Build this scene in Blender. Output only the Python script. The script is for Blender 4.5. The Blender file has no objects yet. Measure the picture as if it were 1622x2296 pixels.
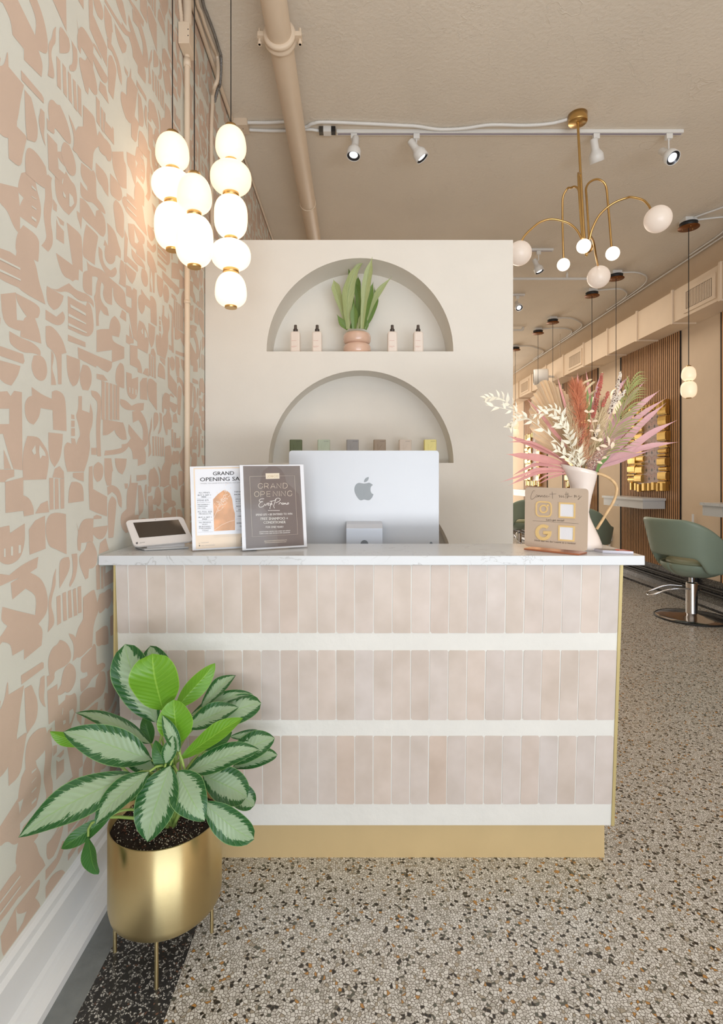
import bpy, bmesh, math, random
from mathutils import Vector, Matrix, noise
random.seed(7)
scene = bpy.context.scene
COL = scene.collection
PI = math.pi
# ---------------------------------------------------------------- camera
F, CX, CY, H = 1180.0, 795.0, 1072.0, 1.354      # focal length in pixels, principal point, eye height (m)
cam_data = bpy.data.cameras.new('camera')
cam = bpy.data.objects.new('camera', cam_data)
COL.objects.link(cam)
cam.location = (0, 0, H)
cam.rotation_euler = (PI/2, 0, 0)
cam_data.sensor_fit = 'HORIZONTAL'
cam_data.sensor_width = 36
cam_data.lens = F/1622*36
cam_data.shift_x = (811-CX)/1622
cam_data.shift_y = (CY-1148)/1622
cam_data.clip_start = 0.02
scene.camera = cam
# ---------------------------------------------------------------- colour management, world, daylight
scene.view_settings.view_transform = 'Standard'
scene.view_settings.look = 'None'
scene.view_settings.gamma = 1
scene.view_settings.use_curve_mapping = False
scene.view_settings.exposure = 0.0
world = bpy.data.worlds.new('world')
scene.world = world
world.use_nodes = True
bg = world.node_tree.nodes['Background']
bg.inputs[0].default_value = (0.80, 0.88, 1.0, 1)
bg.inputs[1].default_value = 1.3
def area(name, loc, rot, sx, sy, power, color):
    l = bpy.data.lights.new(name, 'AREA'); l.shape = 'RECTANGLE'; l.size = sx; l.size_y = sy
    l.energy = power; l.color = color
    o = bpy.data.objects.new(name, l); COL.objects.link(o); o.location = loc; o.rotation_euler = rot
    return o
# daylight coming in through the shop window behind the camera
area('shop_window_daylight', (1.45, -2.62, 1.75), (PI/2, 0, 0), 4.3, 3.0, 56, (0.74, 0.88, 1.0))
area('rear_fill', (1.9, 13.8, 1.9), (-PI/2, 0, 0), 3.4, 2.6, 120, (1.0, 0.93, 0.84))  # unseen fill added at the far end; the rear wall has no glazing
# unseen upward panel added low at the shop window to brighten the ceiling
area('upward_fill', (1.45, -2.55, .45), (PI/2+math.radians(60), 0, 0), 4.2, .9, 130, (0.94, 0.97, 1.0))
# unseen fill panel added under the ceiling for the far salon
area('salon_fill', (2.2, 8.2, 3.6), (0, 0, 0), 1.6, 5.0, 60, (1.0, 0.88, 0.74))
area('lobby_fill', (0.9, 0.2, 3.75), (0, 0, 0), 2.6, 2.6, 15, (0.95, 0.97, 1.0))  # unseen soft fill added over the lobby
# ---------------------------------------------------------------- helpers
def W(px, py, Y): return Vector(((px-CX)/F*Y, Y, H-(py-CY)/F*Y))
def atX(px, py, X):
    Y = X*F/(px-CX); return Vector((X, Y, H-(py-CY)/F*Y))
def atZ(px, py, z):
    Y = (H-z)*F/(py-CY); return Vector(((px-CX)/F*Y, Y, z))
def lin(c):
    if isinstance(c, str):
        c = [int(c[i:i+2], 16)/255 for i in (0, 2, 4)]
    else: c = [v/255 for v in c]
    return tuple(v/12.92 if v <= .04045 else ((v+.055)/1.055)**2.4 for v in c)+(1,)
MATS = {}
def mat(name, col, rough=.5, metal=0, var=.06, nscale=6, bump=0, bscale=60, emit=None, estr=0, coat=0, spec=None, trans=0, aniso=0, sss=0):
    if name in MATS: return MATS[name]
    m = bpy.data.materials.new(name); m.use_nodes = True
    nt = m.node_tree; b = nt.nodes['Principled BSDF']; c = lin(col)
    tc = nt.nodes.new('ShaderNodeTexCoord')
    if var:
        n = nt.nodes.new('ShaderNodeTexNoise'); n.inputs['Scale'].default_value = nscale; n.inputs['Detail'].default_value = 4
        nt.links.new(tc.outputs['Object'], n.inputs['Vector'])
        r = nt.nodes.new('ShaderNodeValToRGB')
        r.color_ramp.elements[0].position = .3; r.color_ramp.elements[1].position = .7
        r.color_ramp.elements[0].color = tuple(v*(1-var) for v in c[:3])+(1,)
        r.color_ramp.elements[1].color = tuple(min(1, v*(1+var)) for v in c[:3])+(1,)
        nt.links.new(n.outputs['Fac'], r.inputs[0]); nt.links.new(r.outputs[0], b.inputs['Base Color'])
    else: b.inputs['Base Color'].default_value = c
    b.inputs['Roughness'].default_value = rough; b.inputs['Metallic'].default_value = metal
    if coat: b.inputs['Coat Weight'].default_value = coat; b.inputs['Coat Roughness'].default_value = .08
    if spec is not None: b.inputs['Specular IOR Level'].default_value = spec
    if trans: b.inputs['Transmission Weight'].default_value = trans
    if aniso: b.inputs['Anisotropic'].default_value = aniso
    if sss: b.inputs['Subsurface Weight'].default_value = sss; b.inputs['Subsurface Radius'].default_value = (.01, .006, .003)
    if emit: b.inputs['Emission Color'].default_value = lin(emit); b.inputs['Emission Strength'].default_value = estr
    if bump:
        n2 = nt.nodes.new('ShaderNodeTexNoise'); n2.inputs['Scale'].default_value = bscale; n2.inputs['Detail'].default_value = 5
        nt.links.new(tc.outputs['Object'], n2.inputs['Vector'])
        bp = nt.nodes.new('ShaderNodeBump'); bp.inputs['Strength'].default_value = bump; bp.inputs['Distance'].default_value = .01
        nt.links.new(n2.outputs['Fac'], bp.inputs['Height']); nt.links.new(bp.outputs[0], b.inputs['Normal'])
    MATS[name] = m
    return m
class MB:
    """collects shapes in world coordinates, then links them as one mesh"""
    def __init__(s): s.v = []; s.f = []; s.sm = []; s.uv = {}
    def add(s, vs, fs, smooth=False):
        k = len(s.v); s.v += [tuple(v) for v in vs]
        for f in fs: s.f.append([i+k for i in f]); s.sm.append(smooth)
        return s
    def box(s, x0, x1, y0, y1, z0, z1, M=None):
        vs = [Vector((x, y, z)) for z in (z0, z1) for y in (y0, y1) for x in (x0, x1)]
        if M: vs = [M @ v for v in vs]
        return s.add(vs, [(0, 2, 3, 1), (4, 5, 7, 6), (0, 1, 5, 4), (2, 6, 7, 3), (0, 4, 6, 2), (1, 3, 7, 5)])
    def rbox(s, x0, x1, y0, y1, z0, z1, r=.004, seg=3, M=None, axis='z'):
        """box with rounded corners in the plane across axis"""
        def rr(a0, a1, b0, b1):
            out = []
            for (ca, cb, st) in ((a1-r, b1-r, 0), (a0+r, b1-r, 90), (a0+r, b0+r, 180), (a1-r, b0+r, 270)):
                for k in range(seg+1):
                    t = math.radians(st+90*k/seg); out.append((ca+r*math.cos(t), cb+r*math.sin(t)))
            return out
        if axis == 'z': ring = rr(x0, x1, y0, y1); A = [Vector((a, b, z0)) for a, b in ring]; B = [Vector((a, b, z1)) for a, b in ring]
        elif axis == 'y': ring = rr(x0, x1, z0, z1); A = [Vector((a, y1, b)) for a, b in ring]; B = [Vector((a, y0, b)) for a, b in ring]
        else: ring = rr(y0, y1, z0, z1); A = [Vector((x0, a, b)) for a, b in ring]; B = [Vector((x1, a, b)) for a, b in ring]
        if M: A = [M @ v for v in A]; B = [M @ v for v in B]
        n = len(A)
        return s.add(A+B, [tuple(range(n))[::-1], tuple(range(n, 2*n))]+[(i, (i+1) % n, n+(i+1) % n, n+i) for i in range(n)])
    def tube(s, pts, r, seg=8, r1=None, caps=True):
        pts = [Vector(p) for p in pts]; n = len(pts); rings = []
        up = Vector((0, 0, 1)); prev = None
        for i, p in enumerate(pts):
            t = (pts[min(i+1, n-1)]-pts[max(i-1, 0)]).normalized()
            if prev is None:
                a = t.cross(up if abs(t.z) < .95 else Vector((1, 0, 0))).normalized()
            else:
                a = (prev-t*prev.dot(t)); a = a.normalized() if a.length > 1e-6 else t.orthogonal().normalized()
            prev = a; b = t.cross(a)
            rr = (r[i] if isinstance(r, (list, tuple)) else (r if r1 is None else r+(r1-r)*i/(n-1)))
            rings.append([p+(a*math.cos(2*PI*k/seg)+b*math.sin(2*PI*k/seg))*rr for k in range(seg)])
        vs = [v for g in rings for v in g]; fs = []
        for i in range(n-1):
            for k in range(seg):
                k2 = (k+1) % seg; fs.append((i*seg+k, i*seg+k2, (i+1)*seg+k2, (i+1)*seg+k))
        s.add(vs, fs, True)
        if caps:
            s.add(rings[0], [tuple(range(seg))[::-1]]); s.add(rings[-1], [tuple(range(seg))])
        return s
    def lathe(s, prof, c=(0, 0, 0), seg=32, M=None, capb=True, capt=True, smooth=True):
        """prof: [(radius, z)], revolved about the z axis at c"""
        c = Vector(c); vs = []; n = len(prof)
        for r, z in prof:
            for k in range(seg):
                v = Vector((r*math.cos(2*PI*k/seg), r*math.sin(2*PI*k/seg), z))
                vs.append((M @ v if M else v)+c)
        fs = [(i*seg+k, i*seg+(k+1) % seg, (i+1)*seg+(k+1) % seg, (i+1)*seg+k) for i in range(n-1) for k in range(seg)]
        s.add(vs, fs, smooth)
        if capb and prof[0][0] > 1e-5: s.add(vs[:seg], [tuple(range(seg))[::-1]])
        if capt and prof[-1][0] > 1e-5: s.add(vs[-seg:], [tuple(range(seg))])
        return s
    def poly(s, pts, both=False):
        return s.add(pts, [tuple(range(len(pts)))])
    def prism(s, pts, d):
        """closed outline pts swept by the vector d"""
        n = len(pts); d = Vector(d); pts = [Vector(p) for p in pts]
        return s.add(pts+[p+d for p in pts], [tuple(range(n))[::-1], tuple(range(n, 2*n))]+[(i, (i+1) % n, n+(i+1) % n, n+i) for i in range(n)])
    def grid(s, rows, smooth=True, uvs=None):
        n, m = len(rows), len(rows[0]); base = len(s.f)
        s.add([v for r in rows for v in r], [(i*m+j, i*m+j+1, (i+1)*m+j+1, (i+1)*m+j) for i in range(n-1) for j in range(m-1)], smooth)
        if uvs:
            for i in range(n-1):
                for j in range(m-1):
                    s.uv[base+i*(m-1)+j] = [uvs[i][j], uvs[i][j+1], uvs[i+1][j+1], uvs[i+1][j]]
        return s
    def build(s, name, m, parent=None, bevel=0, solid=0, kind=None, sub=0, label=None):
        me = bpy.data.meshes.new(name)
        off = Vector((0, 0, 0))
        p = parent
        while p is not None: off += p.location; p = p.parent
        me.from_pydata([tuple(Vector(v)-off) for v in s.v], [], s.f)
        me.polygons.foreach_set('use_smooth', s.sm)
        if s.uv:
            uvl = me.uv_layers.new(name='UVMap')
            for pi_, q in s.uv.items():
                for li, uv in zip(me.polygons[pi_].loop_indices, q): uvl.data[li].uv = uv
        me.materials.append(m); me.update()
        o = bpy.data.objects.new(name, me); COL.objects.link(o)
        if parent is not None: o.parent = parent
        if solid:
            md = o.modifiers.new('Solidify', 'SOLIDIFY'); md.thickness = solid; md.offset = 0
        if sub:
            md = o.modifiers.new('Subdivision', 'SUBSURF'); md.levels = sub; md.render_levels = sub
        if bevel:
            md = o.modifiers.new('Bevel', 'BEVEL'); md.width = bevel; md.segments = 2; md.limit_method = 'ANGLE'
        if kind: o['kind'] = kind
        if label: o['label'] = label
        return o
def thing(name, label, cat, loc=(0, 0, 0), group=None):
    o = bpy.data.objects.new(name, None); COL.objects.link(o); o.location = loc; o.empty_display_size = .1
    o['label'] = label; o['category'] = cat
    if group: o['group'] = group
    return o
def tag(o, label, cat, group=None):
    o['label'] = label; o['category'] = cat
    if group: o['group'] = group
    return o
def struct(o): o['kind'] = 'structure'; return o
KIDS = {}
def copy_tree(o, parent=None, loc=None, rz=None, label=None, group=None):
    c = o.copy(); COL.objects.link(c)
    if parent is not None: c.parent = parent
    if loc is not None: c.location = loc
    if rz is not None: c.rotation_euler = (0, 0, rz)
    if label: c['label'] = label
    if group: c['group'] = group
    for ch in [k for k in bpy.data.objects if k.parent == o]: copy_tree(ch, c)
    return c
def frame(z, x=None):
    """matrix whose local z points along z"""
    z = Vector(z).normalized()
    x = Vector(x) if x is not None else z.orthogonal()
    x = (x-z*x.dot(z)).normalized(); y = z.cross(x)
    return Matrix((x, y, z)).transposed().to_4x4()
def place(M, p): M = M.copy(); M.translation = Vector(p); return M
def bez(p0, p1, p2, n): 
    p0, p1, p2 = Vector(p0), Vector(p1), Vector(p2)
    return [p0*(1-t)**2+p1*2*t*(1-t)+p2*t*t for t in [i/(n-1) for i in range(n)]]
def smooth_path(pts, n=6):
    """Catmull-Rom through pts"""
    P = [Vector(p) for p in pts]; P = [P[0]*2-P[1]]+P+[P[-1]*2-P[-2]]; out = []
    for i in range(1, len(P)-2):
        for k in range(n):
            t = k/n; a, b, c, d = P[i-1], P[i], P[i+1], P[i+2]
            out.append(.5*((2*b)+(c-a)*t+(2*a-5*b+4*c-d)*t*t+(3*b-a-3*c+d)*t**3))
    out.append(P[-2]); return out
# ---------------------------------------------------------------- lettering: outlines laid on a plane
class Plane:
    """a plane through three photographed points; traces pixels onto it"""
    def __init__(s, o, u, v): s.o = Vector(o); s.u = Vector(u).normalized(); s.n = s.u.cross(Vector(v)).normalized(); s.v = s.n.cross(s.u)
    def hit(s, px, py, lift=.0006):
        d = Vector(((px-CX)/F, 1, -(py-CY)/F)); c = Vector((0, 0, H))
        n = s.n if s.n.y < 0 else -s.n
        t = (s.o+n*lift-c).dot(n)/d.dot(n); return c+d*t
_glyph = {}
def glyphs(txt, shear=0):
    key = (txt, shear)
    if key not in _glyph:
        cu = bpy.data.curves.new('t', 'FONT'); cu.body = txt; cu.resolution_u = 2; cu.shear = shear
        ob = bpy.data.objects.new('t', cu); COL.objects.link(ob)
        me = bpy.data.meshes.new_from_object(ob)
        _glyph[key] = ([tuple(v.co) for v in me.vertices], [tuple(p.vertices) for p in me.polygons])
        bpy.data.objects.remove(ob); bpy.data.meshes.remove(me); bpy.data.curves.remove(cu)
    return _glyph[key]
def text_on(mb, pl, txt, pL, pR, hpx, lift=.0006, shear=0):
    vs, fs = glyphs(txt, shear)
    if not vs: return
    x0 = min(v[0] for v in vs); x1 = max(v[0] for v in vs); y1 = .73
    a, b = Vector(pL), Vector(pR)
    out = []
    for x, y, _ in vs:
        p = a.lerp(b, (x-x0)/(x1-x0)); out.append(pl.hit(p.x, p.y-y/y1*hpx, lift))
    mb.add(out, fs)
def stroke(mb, pl, pts, w, lift=.0006, closed=False, smooth=0):
    """ribbon of pixel width w along pixel points"""
    P = [Vector(p) for p in pts]
    if smooth: P = [Vector((q.x, q.y)) for q in smooth_path([(p.x, p.y, 0) for p in P], smooth)]
    if closed: P = P+[P[0]]
    rows = []
    for i, p in enumerate(P):
        a = P[max(i-1, 0)]; b = P[min(i+1, len(P)-1)]
        if closed and i in (0, len(P)-1): a = P[-2]; b = P[1]
        t = (b-a); t = t.normalized() if t.length > 1e-6 else Vector((1, 0)); nrm = Vector((-t.y, t.x))*w/2
        rows.append([pl.hit(*(p+nrm), lift), pl.hit(*(p-nrm), lift)])
    mb.grid(rows, smooth=False)
def crop(ox, oy, s): return lambda *p: [(ox+p[i]/s, oy+p[i+1]/s) for i in range(0, len(p), 2)]
# ================================================================ MATERIALS
def terrazzo(name, dark=False, dim='2D'):
    m = bpy.data.materials.new(name); m.use_nodes = True; nt = m.node_tree; b = nt.nodes['Principled BSDF']; L = nt.links
    tc = nt.nodes.new('ShaderNodeTexCoord')
    wn = nt.nodes.new('ShaderNodeTexNoise'); wn.inputs['Scale'].default_value = 55; wn.inputs['Detail'].default_value = 2
    L.new(tc.outputs['Object'], wn.inputs['Vector'])
    mx = nt.nodes.new('ShaderNodeMixRGB'); mx.blend_type = 'ADD'; mx.inputs[0].default_value = .013
    L.new(tc.outputs['Object'], mx.inputs[1]); L.new(wn.outputs['Color'], mx.inputs[2])
    v = nt.nodes.new('ShaderNodeTexVoronoi'); v.inputs['Scale'].default_value = 118 if not dark else 165; v.inputs['Randomness'].default_value = 1
    v.voronoi_dimensions = dim
    e = nt.nodes.new('ShaderNodeTexVoronoi'); e.feature = 'DISTANCE_TO_EDGE'; e.inputs['Scale'].default_value = v.inputs['Scale'].default_value
    e.voronoi_dimensions = dim
    sx = nt.nodes.new('ShaderNodeSeparateColor')
    for q in (v, e): L.new(mx.outputs[0], q.inputs['Vector'])
    L.new(v.outputs['Color'], sx.inputs[0])
    r = nt.nodes.new('ShaderNodeValToRGB'); r.color_ramp.interpolation = 'CONSTANT'
    if not dark: stops = [(0, (46, 44, 40)), (.055, (92, 94, 84)), (.09, (184, 136, 76)), (.118, (170, 160, 142)), (.17, (214, 211, 204)), (.42, (226, 224, 218)), (.68, (200, 196, 188)), (.88, (180, 176, 166))]
    else: stops = [(0, (58, 57, 56)), (.46, (120, 118, 114)), (.55, (196, 194, 188)), (.75, (160, 158, 152)), (.84, (66, 66, 66)), (.97, (120, 90, 76))]
    cr = r.color_ramp
    while len(cr.elements) < len(stops): cr.elements.new(.5)
    for el, (p, c) in zip(cr.elements, stops): el.position = p; el.color = lin(c)
    L.new(sx.outputs[0], r.inputs[0])
    g = nt.nodes.new('ShaderNodeMapRange'); g.inputs['From Min'].default_value = .04 if not dark else .09; g.inputs['From Max'].default_value = .13 if not dark else .2
    L.new(e.outputs['Distance'], g.inputs['Value'])
    mix = nt.nodes.new('ShaderNodeMixRGB'); mix.inputs[1].default_value = lin((98, 88, 74) if not dark else (52, 52, 53))
    L.new(g.outputs[0], mix.inputs[0]); L.new(r.outputs[0], mix.inputs[2]); L.new(mix.outputs[0], b.inputs['Base Color'])
    b.inputs['Roughness'].default_value = .26; b.inputs['Specular IOR Level'].default_value = .5
    bn = nt.nodes.new('ShaderNodeTexNoise'); bn.inputs['Scale'].default_value = 9; L.new(tc.outputs['Object'], bn.inputs['Vector'])
    bp = nt.nodes.new('ShaderNodeBump'); bp.inputs['Strength'].default_value = .12; bp.inputs['Distance'].default_value = .01
    L.new(bn.outputs['Fac'], bp.inputs['Height']); L.new(bp.outputs[0], b.inputs['Normal'])
    return m
M_TERR = terrazzo('light_terrazzo'); M_TERRD = terrazzo('dark_terrazzo', True); M_TERRC = terrazzo('dark_terrazzo_cove', True, '3D')
for el_ in M_TERRC.node_tree.nodes['Color Ramp'].color_ramp.elements: el_.color = tuple(v*.5 for v in el_.color[:3])+(1,)
M_PAPER_BASE = mat('wallpaper_cream', (222, 222, 212), .75, var=.02, bump=.05, bscale=300)
M_PAPER_PRINT = mat('wallpaper_blush', (213, 189, 171), .75, var=.03, bump=.05, bscale=300)
M_PLASTER = mat('niche_plaster', (230, 224, 214), .8, var=.015, bump=.05, bscale=40)
M_WALL = mat('salon_wall_paint', (222, 200, 174), .8, var=.02, bump=.06, bscale=50)
M_TRIM = mat('white_gloss_trim', (240, 242, 244), .35, var=.01)
M_GREY = mat('grey_floor_strip', (128, 132, 132), .55, var=.12, nscale=20, bump=.1)
M_PIPE = mat('painted_pipe', (226, 206, 182), .45, var=.02)
M_WHITE = mat('white_enamel', (232, 230, 226), .35, var=.01)
M_BRASS = mat('brass', (208, 172, 112), .28, 1, var=.06)
M_BLACK = mat('black_cord', (28, 26, 25), .6)
M_DARK = mat('dark_rubber', (36, 34, 33), .5)
M_CHROME = mat('chrome', (205, 205, 208), .12, 1, var=.02)
M_STEEL = mat('flexible_steel', (150, 150, 150), .35, 1, var=.1, bump=.6, bscale=200)
def ceiling_mat():
    m = mat('rough_ceiling_plaster', (230, 219, 203), .9, var=.04, nscale=1.2, bump=.0)
    nt = m.node_tree; b = nt.nodes['Principled BSDF']; L = nt.links; tc = nt.nodes.new('ShaderNodeTexCoord')
    n1 = nt.nodes.new('ShaderNodeTexNoise'); n1.inputs['Scale'].default_value = 45; n1.inputs['Detail'].default_value = 6
    v = nt.nodes.new('ShaderNodeTexNoise'); v.inputs['Scale'].default_value = 2.2; v.inputs['Detail'].default_value = 5; v.inputs['Distortion'].default_value = 1.2
    for q in (n1, v): L.new(tc.outputs['Object'], q.inputs['Vector'])
    # thin raised trowel ridges: a narrow band of a warped noise
    a = nt.nodes.new('ShaderNodeMath'); a.operation = 'SUBTRACT'; a.inputs[1].default_value = .5; L.new(v.outputs['Fac'], a.inputs[0])
    ab = nt.nodes.new('ShaderNodeMath'); ab.operation = 'ABSOLUTE'; L.new(a.outputs[0], ab.inputs[0])
    mr = nt.nodes.new('ShaderNodeMapRange'); mr.inputs['From Max'].default_value = .004; mr.inputs['To Min'].default_value = .5; mr.inputs['To Max'].default_value = 0; L.new(ab.outputs[0], mr.inputs['Value'])
    ad = nt.nodes.new('ShaderNodeMath'); ad.operation = 'ADD'; L.new(mr.outputs[0], ad.inputs[0]); L.new(n1.outputs['Fac'], ad.inputs[1])
    bp = nt.nodes.new('ShaderNodeBump'); bp.inputs['Strength'].default_value = .35; bp.inputs['Distance'].default_value = .012
    L.new(ad.outputs[0], bp.inputs['Height']); L.new(bp.outputs[0], b.inputs['Normal'])
    return m
M_CEIL = ceiling_mat()
# ================================================================ ROOM SHELL
XL, XR, ZC, Y0, Y1 = -.855, 3.75, 3.82, -2.4, 14.0
fl = struct(MB().box(-.475, XR+.6, Y0, Y1, -.1, 0).build('floor', M_TERR))
MB().box(-.70, -.475, Y0, Y1, -.1, 0).build('dark_border_strip', M_TERRD, fl)
MB().box(XL-.2, -.70, Y0, Y1, -.1, 0).build('grey_stone_strip', M_GREY, fl)
struct(MB().box(XL-.2, XR+.6, Y0-.2, Y1, ZC, ZC+.1).build('ceiling', M_CEIL))
wl = struct(MB().box(XL-.2, XL, Y0, Y1, 0, ZC).build('wall_left', M_PAPER_BASE))
wr = struct(MB().box(XR, XR+.2, Y0, Y1, 0, ZC).build('wall_right', M_WALL))
struct(MB().box(XL, XR, Y1-.02, Y1+.2, 0, ZC).build('wall_back', M_WALL))
# shop front behind the camera: sill, header, side piers and the glazed opening with its mullions
wf = MB().box(XL-.2, XR+.2, Y0-.15, Y0, 0, .25); wf.box(XL-.2, XR+.2, Y0-.15, Y0, 3.3, ZC)
wf.box(XL-.2, -.7, Y0-.15, Y0, .25, 3.3); wf.box(XR-.15, XR+.2, Y0-.15, Y0, .25, 3.3)
struct(wf.build('wall_front', M_PLASTER))
wn = MB()
for x in (-.7, .38, 1.45, 2.53, 3.54): wn.box(x, x+.06, Y0-.1, Y0-.02, .25, 3.3)
for z in (.25, 2.35, 3.24): wn.box(-.7, 3.6, Y0-.1, Y0-.02, z, z+.06)
struct(wn.build('window_1', M_TRIM))
# left baseboard: stepped profile, as tall as the photographed one
prof = [(XL, .0), (-.775, .0), (-.775, .022), (-.79, .034), (-.808, .040), (-.812, .052), (-.822, .060), (-.826, .150), (-.836, .160), (-.838, .176), (-.848, .184), (XL, .186)]
mb = MB(); mb.prism([(x, Y0, z) for x, z in prof][::-1], (0, 5.39, 0)); struct(mb.build('baseboard_left', M_TRIM))
# right terrazzo cove base with its two black pipes
mb = MB(); mb.prism([(XR, Y0, 0), (XR, Y0, .29), (XR-.02, Y0, .29), (XR-.02, Y0, .10), (XR-.035, Y0, .05), (XR-.07, Y0, .015), (XR-.10, Y0, .002), (XR-.10, Y0, 0)], (0, Y1-Y0, 0))
struct(mb.build('baseboard_right', M_TERRC))
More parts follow.
